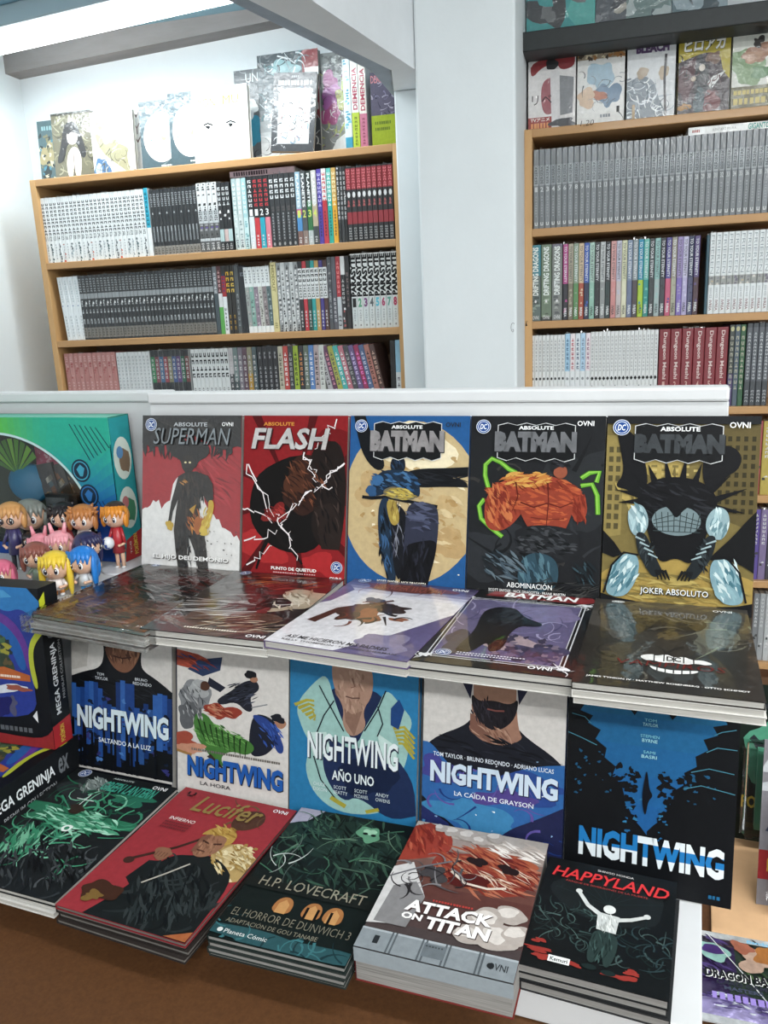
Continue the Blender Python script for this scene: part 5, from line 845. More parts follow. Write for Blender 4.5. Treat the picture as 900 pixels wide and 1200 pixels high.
# ------------------------------------------------------------------ faced-out books above the bookcases
def faced(name, x0, x1, ytop, Y, z0, label, cov, group, cat='book', lean=.06, th=.014, roll=0, matl=None):
    """a book standing face out; its corners come from columns of the photograph at depth Y"""
    A = px(x0, ytop, Y); B = px(x1, ytop, Y); w = B.x-A.x; h = (A.z+B.z)/2-z0
    t = comic(name, ((A.x+B.x)/2, Y-lean*h*.5, z0+.0008), (-lean, roll, 0), w, h, th, cov, label, cat, group)
    return t, Art(w, h, cov)
ZTOP = CZ+SH[0]; GT = 'books standing face out on top of the left bookcase'
YT = 2.13
t, a = faced('manga_volume', 41, 66, 141, 2.215, ZTOP, 'leftmost faced-out book, half hidden, dark teal cover', '#4a6a70', GT)
a.rect('#55747a', 0, 0, 1, 1); a.blob('#b9ab7c', .4, .5, .3, .2, .4); a.blob('#2c3a3c', .3, .8, .2, .12, .4); a.specks(['#d8cfae', '#28383a', '#4a9ab4', '#8a8660'], 50, 0, .2, 1, 1, .07); a.bars(.2, .08, .8, .14, '#8fb0b4', 5); a.build(t, M_film)
t, a = faced('manga_volume', 57, 104, 131, 2.185, ZTOP, 'faced-out book with pale figure and long dark hair', '#4a4636', GT)
a.rect('#77735c', 0, 0, 1, 1); a.swirl(['#a8a488', '#4a4838', '#8d896c'], 60, 0, 0, 1, 1, .04, .3); a.poly('#2c2a2c', [(.3, .2), (.42, .12), (.6, .14), (.7, .26), (.86, .6), (.7, .66), (.6, .4), (.36, .42), (.26, .66), (.04, .7), (.2, .44)]); a.blob('#e8e0da', .5, .34, .14, .1, .05); a.poly('#e6ddd6', [(.36, .56), (.5, .46), (.66, .52), (.7, .7), (.62, .92), (.54, .92), (.48, .7), (.44, .92), (.34, .9), (.3, .72)]); a.stroke('#5a4a44', [(.5, .56), (.49, .9)], .02); a.poly('#2c2a2c', [(.36, .24), (.64, .24), (.62, .3), (.5, .27), (.4, .31)]); a.rect('#3a382e', 0, 0, 1, .03); a.build(t, M_film)
t, a = faced('manga_volume', 103, 153, 129, 2.165, ZTOP, 'faced-out book with white, olive and blue cover', '#d8d6cc', GT)
a.rect('#e6e6e2', 0, 0, 1, 1); a.poly('#a8a482', [(.04, .2), (.3, .05), (.6, .06), (.9, .0), (.6, .14), (.5, .24), (.7, .3), (.5, .44), (.9, .56), (.8, .66), (.9, .96), (.6, .8), (.4, .7), (.2, .56), (.1, .4)]); a.blob('#e9e9e6', .44, .34, .2, .12, .3); a.blob('#4a78a8', .2, .84, .18, .18, .3); a.blob('#a8c0e0', .12, .84, .08, .1, .1); a.swirl(['#6a6858', '#c5c2ac', '#55533f'], 30, .2, .4, 1, 1, .02, .25); a.build(t, M_film)
t, a = faced('manga_volume', 151.5, 163, 124, 2.20, ZTOP, 'narrow white faced-out book with letters down its edge', '#dcdcda', GT)
a.rect('#e2e2e0', 0, 0, 1, 1); a.text('M', .1, .06, .9, .22, '#6a5858'); a.text('Y', .15, .23, .85, .38, '#8a7a7a'); a.text('M', .1, .4, .9, .56, '#6a5858'); a.build(t, M_film)
for x0, x1, yt, Y, w_, lab in ((160, 206, 117, 2.15, 0, 'slate blue book with a white circle, the left of two alike'), (194, 240, 107, 2.128, 1, 'slate blue book with a white circle, the right of two alike')):
    t, a = faced('manga_volume', x0, x1, yt, Y, ZTOP, lab, '#4a626c', GT)
    a.rect('#4a626c', 0, 0, 1, 1); a.blob('#ececea', .54, .5, .46, .34, .01, 36); a.swirl(['#2f7a88', '#4a8a94'], 6, .16, .5, .34, .6, .02, .12); a.blob('#c9a88c', .6, .52, .06, .03, .4); a.swirl(['#5a6a6e', '#8a9a9c'], 10, .4, .7, .8, .98, .02, .2)
    for i in range(4):
        for j in range(2): a.blob('#eef2f2', .2+i*.14, .08+j*.07, .02, None, .3, 8)
    a.bars(.5, .88, .8, .9, '#dfe6e6', 6); a.bars(.55, .93, .78, .95, '#b9c6c8', 5); a.build(t, M_film)
t, a = faced('manga_volume', 222, 288, 101, 2.108, ZTOP, 'white faced-out book with pale yellow title and sketched eyes', '#e4e4de', GT, th=.018)
a.rect('#ececea', 0, 0, 1, 1); a.blob('#ece7c4', .5, .14, .4, .1, .2); a.text('YON', .1, .13, .42, .24, '#a8963a'); a.text('MU', .56, .12, .84, .23, '#a8963a'); a.bars(.15, .07, .82, .09, '#d8cf98', 14)
for u in (.27, .68): a.stroke('#1c1e20', [(u-.08, .47), (u, .45), (u+.09, .48)], .024); a.blob('#2a2c2e', u, .5, .04, .02, .3); a.stroke('#8a8c8e', [(u-.06, .56), (u+.08, .55)], .008)
a.stroke('#6a6c6e', [(.45, .32), (.48, .28), (.52, .3), (.5, .35)], .012); a.swirl(['#8a8c8e', '#b0b2b4'], 16, .55, .55, .98, .9, .012, .16); a.stroke('#77797a', [(.42, .7), (.5, .69)], .012); a.build(t)
t, a = faced('manga_volume', 272, 318, 80, 2.20, ZTOP, 'grey faced-out book behind the white one, blue patch on its edge', '#55585c', GT)
a.rect('#6a6e72', 0, 0, 1, 1); a.swirl(['#a8acae', '#3a3c40', '#888c8e'], 50, 0, 0, 1, 1, .03, .25); a.text('UN', .3, .04, .62, .13, '#dfe2e2'); a.blob('#2aa0c2', .45, .62, .2, .14, .3); a.blob('#e0e2e2', .4, .4, .16, .1, .4); a.build(t, M_film)
t, a = faced('art_book', 299, 371, 60, 2.17, ZTOP, 'large film-wrapped dark art book with red strip', '#4a4c50', GT, th=.02)
a.rect('#55585c', 0, 0, 1, 1); a.grad(['#3f4a50', '#5a666c', '#a8acae', '#dcdddd'], 0, 0, .78, 1, 10); a.rect('#9a3a3e', .74, 0, 1, .62); a.rect('#e4e4e2', .78, .16, 1, .3); a.rect('#e4e4e2', .76, .48, .98, .54); a.blob('#8fb4b8', .45, .14, .2, .08, .4); a.swirl(['#2c3034', '#8a9498', '#c9ced0', '#6f9aa0'], 60, 0, 0, .74, .6, .025, .25); a.swirl(['#e6e6e6', '#b0b0b0', '#5a5a5c'], 40, 0, .55, 1, 1, .02, .25); a.build(t, M_film)
t, a = faced('manga_volume', 312, 363, 84, 2.10, ZTOP+.012, 'small dark framed book leaning on the large art book', '#3a3b3f', GT, lean=.1, roll=.09)
a.rect('#3c3d42', 0, 0, 1, 1); a.rect('#c9cbcc', .14, .2, .88, .9); a.swirl(['#5a5c60', '#8a8e92', '#3a3c40', '#dfe1e1', '#7a9ab0', '#a86a6a'], 60, .16, .22, .86, .88, .03, .2); a.bars(.12, .1, .92, .16, '#d0d2d2', 11); a.bars(.42, .04, .6, .065, '#a8aaac', 4); a.build(t, M_film)
t, a = faced('art_book', 371, 409, 60, 2.185, ZTOP, 'faced-out book with magenta and lime artwork', '#77787a', GT)
a.rect('#8a8c8a', 0, 0, 1, 1); a.specks(['#55575a', '#b9bbb8', '#6a6c6a'], 60, 0, 0, 1, .4, .05); a.blob('#a83f8a', .35, .28, .26, .1, .3); a.blob('#c468b8', .4, .42, .34, .12, .2); a.blob('#b9b83c', .66, .44, .16, .09, .3); a.blob('#c2508f', .34, .58, .28, .1, .3); a.stroke('#b4c23c', [(.8, .2), (.7, .4), (.9, .6), (.6, .76)], .1, .05); a.swirl(['#c9d060', '#7a3a70', '#d8d8d4', '#55575a'], 40, .1, .2, 1, .9, .03, .3); a.poly('#dcdcda', [(.2, 1), (.5, .82), (1, .72), (1, 1)]); a.build(t, M_film)
# four spines and one faced volume at the right end of the top
r = Row('left', 'top row', 0, 2.10, 0)
r.run(['cyan patterned spine', 'white spine with a pink title and lime foot', 'pink spine with a rose foot'], 3, 403, 430, 130, .212, [[(0, 1, '#cfdadd'), (.2, 1, ['#cfdadd', '#6ab0c4', '#3f8fa8']), (0, .16, '#2f8fae')], [(0, 1, '#dcdcd8'), (.0, .42, '#a9bc2c')], [(0, 1, '#dcd6cc'), (0, .4, '#bf6f88')]], [None, [('DEMENCIA', .45, .9, .6, '#a84a5c', 'up', .03), (8, .06, .38, .3, '#5a6422', 'down')], [('DEMENCIA', .43, .88, .6, '#a84a5c', 'up', .03), (8, .06, .36, .3, '#7a3a4e', 'down')]], dep=.14)
t, a = faced('manga_volume', 433, 461, 84, 2.105, ZTOP, 'violet book with a lime paper band at the right end', '#5a5468', GT, lean=.02)
a.rect('#6a6478', 0, 0, 1, 1); a.swirl(['#8a82a0', '#4a4658', '#b0a8b8'], 30, 0, 0, 1, .6, .05, .3); a.rect('#a9bc2c', 0, .56, 1, 1); a.text('DEMENCIA', .02, .04, .98, .14, '#c8848c', .02); a.bars(.15, .64, .85, .68, '#5a6a20', 8); a.bars(.15, .72, .8, .76, '#5a6a20', 8); a.build(t)
# the two volumes lying on top of rows
def lying(x0, x1, y0, Y, zb, th, dep, label, cov, letters):
    A = px(x0, y0, Y); B = px(x1, y0, Y); w = B.x-A.x
    t = thing('manga_volume', ((A.x+B.x)/2, Y, zb), (0, 0, rad(1)), label, 'book')
    m = MB(); m.box(-w/2, 0, 0, w/2, .0012, th, cov); m.box(-w/2, .0012, 0, w/2, dep, .001, cov); m.box(-w/2, .0012, th-.001, w/2, dep, th, cov); m.build('cover', M_films, t)
    m = MB(); m.box(-w/2+.001, .0014, .0012, w/2-.001, dep-.002, th-.0012); m.build('page_block', M_pages, t)
    a = Art(w, th, cov); letters(a); a.letters(t, 'spine_lettering')
lying(269, 345, 200, 2.07, CZ+SH[1]+.1795, .015, .115, 'pinkish volume lying flat on the upper row of the left bookcase', '#c9a9ae', lambda a: a.bars(.06, .15, .6, .8, '#4a3a40', 14))
lying(807, 925, 145, 2.07, CZ+SH[1]+.177, .016, .12, 'white volume lying flat on the silver-grey row', '#dcdedd', lambda a: (a.text('KENTARO MIURA', .25, .35, .48, .68, '#77797a'), a.text('GIGANTOMAKHIA', .6, .12, .98, .88, '#4f9a90', .03), a.bars(.04, .35, .12, .7, '#a84a44', 5)))
# right bookcase top
GR = 'manga standing face out on top of the right bookcase'; YR = 2.10
t, a = faced('manga_volume', 619, 675, 66, YR, ZTOP, 'white and red faced-out manga with red paper band', '#d8d2d0', GR)
a.rect('#e0dcdb', 0, 0, 1, 1); a.poly('#a83238', [(.05, .02), (.98, .0), (.98, .16), (.7, .2), (.6, .1), (.3, .12), (.05, .28)]); a.blob('#25262a', .5, .1, .14, .07, .15); a.poly('#b5606a', [(.3, .3), (.6, .26), (.62, .56), (.56, .76), (.34, .78), (.26, .56)]); a.poly('#8d8f94', [(.66, .26), (.96, .3), (.94, .78), (.68, .8)]); a.poly('#d6d3d4', [(.46, .2), (.66, .18), (.68, .9), (.5, .9)])
a.text('リベ', .08, .5, .5, .63, '#3a3436'); a.rect('#b23a35', .0, .8, .5, 1); a.text('TVアニメ', .05, .81, .46, .86, '#f4eee8', .02); a.bars(.06, .88, .46, .95, '#e0a070', 6); a.blob('#4a4a50', .74, .9, .22, .07, .4); a.build(t, M_film)
t, a = faced('manga_volume', 677, 733, 56, YR, ZTOP, 'white faced-out manga with peach and sky blue shapes', '#dcdad6', GR)
a.rect('#e2e1de', 0, 0, 1, 1); a.rect('#b9a68c', 0, .0, 1, .13); a.specks(['#5a4a3c', '#e6d8b8', '#c98a4a'], 40, 0, 0, 1, .13, .04); a.blob('#a9c4d4', .5, .36, .26, .2, .3); a.blob('#7f9cb8', .66, .6, .24, .16, .4); a.blob('#d98f74', .46, .6, .18, .06, .2, rot=.2); a.blob('#e2c4a8', .2, .62, .2, .12, .3); a.swirl(['#5a5f66', '#9aa0a6'], 16, .05, .3, .95, .9, .02, .25); a.text('1', .84, .76, .9, .84, '#333', .03); a.bars(.5, .85, .72, .89, '#8a9098', 4); a.build(t, M_film)
t, a = faced('manga_volume', 736, 793, 45, YR, ZTOP, 'pale faced-out manga with purple title and grey blue folds', '#d2d4d6', GR)
a.rect('#d9dbdd', 0, 0, 1, 1); a.text('BLEACH', .18, .05, .86, .16, '#5a4468', .05, 0, False, '#8a7a98'); a.poly('#8d98a2', [(0, .5), (.3, .42), (.56, .5), (.66, .7), (.8, 1), (0, 1)]); a.swirl(['#dbe2e8', '#5f7080', '#a9b6c0', '#eef1f2'], 50, 0, .45, .8, 1, .03, .3); a.blob('#c2ad94', .32, .4, .12, .07, .2); a.blob('#cbb69a', .76, .42, .11, .08, .2); a.stroke('#4a464c', [(.8, .2), (.78, .5), (.82, .95)], .05); a.rect('#b9975c', .12, .78, .18, 1); a.build(t, M_film)
t, a = faced('manga_volume', 797, 858, 33, YR, ZTOP, 'yellow faced-out manga with dark maroon crowd', '#b8a42c', GR)
a.rect('#cdb92c', 0, 0, 1, 1); a.poly('#3a2630', [(.0, .36), (.5, .26), (.8, .3), (.86, .5), (1, .6), (1, 1), (0, 1)]); a.blob('#5a2a34', .16, .56, .2, .2, .4); a.blob('#24262e', .46, .6, .16, .28, .2); a.blob('#2f4f58', .42, .82, .1, .16, .2); a.blob('#7a2a30', .66, .84, .14, .14, .3); a.blob('#d9cfc2', .46, .44, .06, .04); a.blob('#c9b8a4', .3, .56, .05, .03); a.blob('#8a6a58', .68, .34, .12, .08, .4); a.poly('#dcdcda', [(.58, .62), (.66, .56), (.92, .5), (.7, .66), (.64, .7)]); a.blob('#c98f3c', .14, .88, .12, .04, .4); a.swirl(['#1c1c22', '#6a3a40', '#8d8488'], 24, .05, .34, .95, .98, .03, .2)
a.text('ヒロアカ', .1, .1, .9, .25, '#ecebe6', .04, .1, False, '#2a2830'); a.build(t, M_film)
t, a = faced('manga_volume', 861, 922, 22, YR, ZTOP, 'pale green and white faced-out manga at the right edge', '#cfd2c4', GR)
a.rect('#d5d6cc', 0, 0, 1, 1); a.blob('#8fae7c', .3, .5, .34, .2, .3); a.blob('#b9876a', .5, .36, .28, .1, .3); a.blob('#c99a78', .4, .4, .2, .06, .3); a.blob('#3a3430', .5, .24, .1, .06, .5); a.rect('#c9b94a', 0, .02, .4, .12); a.blob('#6f9a68', .6, .58, .2, .08, .4); a.rect('#77704a', 0, .72, 1, 1); a.bars(.05, .76, .9, .81, '#d8c88c', 10); a.bars(.05, .85, .7, .92, '#d8c88c', 6); a.build(t, M_film)
GB = 'film-bagged books on the black shelf'
for x0, x1, lab, cs in ((617, 700, 'bagged book with teal and grey cover on the black shelf', ['#3fa8a8', '#7a7c7e', '#5ac0b8', '#4a4c50']), (701, 738, 'bagged book with slate cover on the black shelf', ['#5a6068', '#3c4048', '#8a8e94', '#a8a498']), (738, 792, 'bagged book with grey green cover on the black shelf', ['#6f8a88', '#44545a', '#a8b4b4', '#2c3438']), (793, 860, 'bagged book with dark teal cover on the black shelf', ['#4a6a74', '#2f4650', '#8fa4ac', '#26343a'])):
    t, a = faced('art_book', x0, x1, -150, 2.08, CZ+.607, lab, cs[0], GB, lean=.05)
    a.rect(cs[0], 0, 0, 1, 1)
    for i in range(16): a.blob(a.rng.choice(cs), a.rng.uniform(0, 1), a.rng.uniform(.3, 1), a.rng.uniform(.08, .3), None, .5, 12)
    a.build(t, M_film)
# ------------------------------------------------------------------ boxes at the left
def boxmesh(name, w, d, h, parent, side, front=None, matl=None):
    m = MB(); m.box(-w, 0, 0, 0, d, h, side); return m.build(name, matl or M_print, parent)
# large window box: curved window, card frame, items behind clear plastic
bx = thing('window_box', dsp(-.84, .998, ZU+.0008), (0, 0, -DA), 'blue green window box standing behind the toy figures', 'box')
bw, bh, bd = .40, .232, .052
m = MB(); m.box(-bw, .004, 0, -bw+.002, bd, bh, '#2a6f9a'); m.box(-.002, .004, 0, 0, bd, bh, '#2a8f94'); m.box(-bw, .004, 0, 0, bd, .002, '#24508c'); m.box(-bw, .004, bh-.002, 0, bd, bh, '#5fb8a0'); m.box(-bw, bd-.002, 0, 0, bd, bh, '#1c2a2c')
m.build('carton', M_print, bx)
fr = MB(); N_ = 48; cx, cz, R0x, R0z = -.235, .05, .19, .158            # front card with an arched window
outer = []; inner = []
for i in range(N_+1):
    th = math.pi*i/N_; inner.append((cx+R0x*math.cos(th), cz+R0z*math.sin(th)))
def edge(i):
    th = math.pi*i/N_; c, s_ = math.cos(th), math.sin(th); k = min((0-cx)/c if c > 1e-6 else 9, (-bw-cx)/c if c < -1e-6 else 9, (bh-cz)/s_ if s_ > 1e-6 else 9)
    return (cx+c*k, cz+s_*k)
def gradc(x, z):
    q = max(0, min(1, z/bh)); 
    e = max(0, min(1, (x+.26)/.16)); e = e*e*(3-2*e); q = max(0, min(1, (q-.25)*1.6)); q = q*q*(3-2*q)
    lo = [lin('#1f6fa8')[k]*(1-e)+lin('#1f4fa8')[k]*e for k in range(4)]; hi = [lin('#5fb83c')[k]*(1-e)+lin('#2fa890')[k]*e for k in range(4)]
    return tuple(lo[k]*(1-q)+hi[k]*q for k in range(4))
outer = [edge(i) for i in range(N_+1)]
for i in range(N_):
    (a0, b0), (a1, b1), (c0, d0), (c1, d1) = inner[i], inner[i+1], outer[i+1], outer[i]
    for q in range(8):
        L0 = lambda A, B, t_: (A[0]+(B[0]-A[0])*t_, 0, A[1]+(B[1]-A[1])*t_)
        P = [L0(inner[i], outer[i], q/8), L0(inner[i], outer[i], (q+1)/8), L0(inner[i+1], outer[i+1], (q+1)/8), L0(inner[i+1], outer[i+1], q/8)]
        mx = sum(p[0] for p in P)/4; mz = sum(p[2] for p in P)/4; fr.poly(P, gradc(mx, mz))
fr.box(-.05, .0006, .19, 0, .003, bh, '#3fae98'); fr.box(-bw, .0006, .19, -bw+.05, .003, bh, '#57b04a'); fr.box(-bw, 0, 0, cx-R0x, .003, cz, '#1c3f8a'); fr.box(cx+R0x, 0, 0, 0, .003, cz, '#1f4a9c'); fr.box(cx-R0x, 0, 0, cx+R0x, .003, .02, '#1c3f8a')
fo = fr.build('front_card', M_print, bx)
m = MB()
for i in range(N_):                                                    # pale rim of the window
    A, B = inner[i], inner[i+1]; k = .975
    m.poly([(A[0], -.0003, A[1]), (B[0], -.0003, B[1]), (cx+(B[0]-cx)*k, -.0003, cz+(B[1]-cz)*k), (cx+(A[0]-cx)*k, -.0003, cz+(A[1]-cz)*k)], '#bcd8d8')
m.build('window_rim', M_print, fo)
m = MB(); m.poly([(x, .002, z) for x, z in inner]+[(cx-R0x, .002, .02), (cx+R0x, .002, .02)], '#fff'); m.build('window', M_clear, bx)
m = MB()                                                               # stripes and two round badges on the card
for i in range(6): x = -.074+i*.01; m.poly([(x, -.0004, .222-i*.001), (x+.0016, -.0004, .222-i*.001), (x+.034-i*.002, -.0004, .165+i*.004), (x+.032-i*.002, -.0004, .165+i*.004)], '#16324a'); m.build('stripe', M_letter, fo); m = MB()
for i in range(5): x = -.06+i*.008; m.poly([(x, -.0004, .1), (x+.0016, -.0004, .1), (x+.022, -.0004, .06), (x+.02, -.0004, .06)], '#122a4a'); m.build('stripe', M_letter, fo); m = MB()
for (x, z) in ((-.062, .148), (-.052, .108)):
    for rr, c_ in ((.0185, '#12283c'), (.0155, '#3f9ab4' if z > .12 else '#2f6fae'), (.0135, '#12283c')):
        m.poly([(x+rr*math.cos(6.283*i/22), -.0005-(.0185-rr)*.05, z+rr*math.sin(6.283*i/22)) for i in range(22)], c_)
    m.poly([(x-.002, -.0009, z-.009), (x+.003, -.0009, z-.009), (x+.008, -.0009, z+.004), (x, -.0009, z+.01), (x-.008, -.0009, z+.002)], '#3f9ab4' if z > .12 else '#2f6fae')
m.build('badge_print', M_letter, fo)
m = MB()                                                               # right side: two cream panels with abstract shapes, red corner
for zc, c1, c2 in ((.165, '#7a6450', '#5a86b0'), (.085, '#3f7a5a', '#b06a6a')):
    m.poly([(.0003, .026+.021*math.cos(6.283*i/20), zc+.034*math.sin(6.283*i/20)) for i in range(20)], '#c9d2c8')
    m.poly([(.0006, .03+.013*math.cos(6.283*i/12), zc-.004+.02*math.sin(6.283*i/12)*(1+.2*math.sin(i*2))) for i in range(12)], c1)
    m.poly([(.0009, .02+.008*math.cos(6.283*i/10), zc+.01+.01*math.sin(6.283*i/10)) for i in range(10)], c2)
m.build('side_picture', M_letter, bx); m = MB(); m.poly([(.0003, .004, 0), (.0003, .052, 0), (.0003, .052, .045), (.0003, .012, .034)], '#a82a2c')
vs, fs, _ = text_tris('POKÉMON', .02); m.mesh([(.0007, .038-.012*b, .006+.034*a) for a, b in vs], fs, '#d8b84a')
vs, fs, _ = text_tris('TCG', .01); m.mesh([(.0007, .022-.004*b, .01+.02*a) for a, b in vs], fs, '#e0d8d0')
m.build('brand_panel', M_letter, bx)
# packed items inside: tray, a toy-like blue mound, green leaf fan, pink card, foil packs
m = MB(); m.box(cx-R0x, .045, .02, cx+R0x, .049, cz+R0z, '#3a4438'); m.build('tray', M_print, bx)
m = MB(); m.ell((-.20, .03, .118), (.045, .016, .034), 18, 12, '#1f86b4'); m.build('blue_insert', M_plastic, bx, True)
m = MB()
for i in range(9): th = .5+i*.26; m.poly([(-.215, .02, .135), (-.215+.055*math.cos(th), .018, .135+.06*math.sin(th)), (-.215+.055*math.cos(th+.2), .018, .135+.06*math.sin(th+.2))], ['#5a9a2c', '#7ab83a', '#4a8424'][i % 3])
m.build('green_insert', M_plastic, bx)
m = MB(); m.box(-.178, .028, .14, -.122, .031, .195, '#a84a62'); tag(m.build('pink_card', M_print, bx), 'pink spotted card')
a = Art(.057, .055); a.specks(['#d8a0ac', '#c8708a'], 12, .1, .1, .9, .9, .06); 
o = a.art.build('card_spots', M_print, bx); o.location = (-.15, .0278, .14)
for i, (x, rz_) in enumerate(((-.118, .35), (-.09, .5), (-.068, .75))):
    m = MB(); m.box(-.016, 0, 0, .016, .006, .105, '#4a4440'); 
    for q in range(14): zz = random.uniform(.005, .09); xx = random.uniform(-.014, .004); m.poly([(xx, -.0004, zz), (xx+.01, -.0004, zz+.003), (xx+.007, -.0004, zz+.012), (xx-.001, -.0004, zz+.008)], random.choice(['#a88a5c', '#7d7468', '#c9c0b0', '#5a6a70', '#8a5a3c']))
    o = m.build('foil_pack', M_foilpack, bx); o.location = (x-.02, .02+i*.003, .05); o.rotation_euler = (0, -rz_*.5, 0)
m = MB(); m.box(-.15, .008, .03, -.085, .019, .105, '#2f3438'); m.box(-.15, .0075, .085, -.11, .008, .1, '#8a9296'); m.box(-.145, .0075, .05, -.115, .008, .075, '#2f7f9c'); m.build('card_case', M_foilpack, bx)
# black collection box standing on a second one that lies flat
def collection_art(a, horiz=False):
    a.poly('#2b3f9c', [(0, .06), (.62, .04), (.76, .12), (.74, .3), (.62, .42), (.66, .58), (.66, .8), (0, .84)])
    a.poly('#2a7fc4', [(0, .0), (.7, .0), (.84, .08), (.78, .2), (.6, .12), (.4, .16), (.2, .1), (0, .14)]); a.poly('#1f62b0', [(0, .2), (.3, .18), (.54, .3), (.6, .5), (.5, .52), (.4, .36), (.2, .28), (0, .3)]); a.poly('#6a3a9a', [(0, .14), (.4, .16), (.62, .3), (.66, .5), (.6, .52), (.54, .32), (.3, .2), (0, .2)]); a.poly('#4aa0d8', [(.02, .04), (.4, .02), (.5, .06), (.2, .08)])
    a.blob('#3c4a3a', .16, .42, .28, .13, .3); a.specks(['#a8a43c', '#4a6a4a', '#2a3a3c', '#6a5a3c'], 30, 0, .32, .4, .54, .04); a.poly('#c9682c', [(0, .52), (.3, .5), (.62, .54), (.62, .58), (0, .58)]); a.bars(.04, .55, .6, .565, '#e8d8c8', 20)
    a.blob('#c9ccd4', .3, .64, .22, .03, .3, rot=-.2); a.blob('#a85a48', .44, .63, .14, .02, .4); a.blob('#5a5a78', .34, .74, .08, .05, .5); a.blob('#23246a', .2, .76, .14, .06, .4); a.poly('#dcdcdc', [(.6, .8), (.66, .76), (.66, .84)])
    a.poly('#c4cc32', [(.96, .1), (.98, .1), (.9, .24), (.72, .34), (.68, .44), (.72, .62), (.66, .62), (.62, .46), (.66, .32), (.84, .22)])
    a.poly('#a02a2c', [(0, .93), (.7, .95), (.86, .86), (1, .84), (1, 1), (0, 1)]); a.bars(.04, .88, .7, .91, '#55585c', 9)
def collection(t, w, h, d):
    m = MB(); m.box(-w, 0, 0, 0, d, h, '#17191c'); m.build('carton', M_print, t)
    a = Art(w*.44, h); a.rect('#15171b', 0, 0, 1, 1); draw = a.poly; a.poly = lambda col, pts, mb=None, sm=1: draw(col, [(u*1.2, v) for u, v in pts], mb, sm); collection_art(a); f = a.art.build('front_print', M_art, t); f.location = (-w*.22, 0, 0); a.letters(t, 'front_lettering', (-w*.22, 0, 0))
    a = Art(w*.56, h); a.rect('#2b3f9c', 0, 0, 1, .86); a.swirl(['#2a7fc4', '#6a3a9a', '#1f62b0'], 24, 0, 0, 1, .8, .12, .6); a.rect('#15171b', 0, .86, 1, .93); a.rect('#a02a2c', 0, .93, 1, 1); f = a.art.build('front_print', M_art, t); f.location = (-w*.72, 0, 0)
    m = MB(); x = .0004
    m.poly([(x, 0, 0), (x, d, 0), (x, d, h*.16), (x, 0, h*.14)], '#a82c30'); m.build('red_corner', M_letter, t)
    for tx, y0, dy, z0, dz, c_, bo, sh in (('MEGA GRENINJA', .62, .34, .2, .45, '#dfe2e4', .02, 0), ('PREMIUM COLLECTION', .84, .13, .28, .37, '#a8abae', 0, 0), ('ex', .62, .4, .68, .08, '#6a6e72', .02, .2), ('POKÉMON', .6, .3, .02, .11, '#d8b84a', .02, 0)):
        m = MB(); vs, fs, _ = text_tris(tx, bo, sh); m.mesh([(x*2, d*y0-d*dy*q, h*z0+h*dz*p) for p, q in vs], fs, c_); m.build('side_lettering', M_letter, t)
    m = MB(); m.poly([(x*1.5, 0, h*.86), (x*1.5, d*.3, h*.9), (x*1.5, d*.3, h*.97), (x*1.5, 0, h*.93)], '#c4cc32'); m.build('yellow_stripe', M_letter, t)
t = thing('card_game_box', dsp(-.787, .752, -.5475), (rad(-3), 0, -DA+rad(4)), 'black and blue card game box standing on its twin', 'box', 'black and blue card game boxes'); collection(t, .24, .225, .036)
t = thing('card_game_box', dsp(-.786, .792, -.5485), (math.pi/2*-1, 0, -DA), 'black and blue card game box lying flat under its twin', 'box', 'black and blue card game boxes')
# lies on its back with the printed face up, its lettered side toward the right
t.rotation_euler = (rad(-90), 0, -DA); t.location = dsp(-.786, .585, -.549); collection(t, .24, .245, .058)
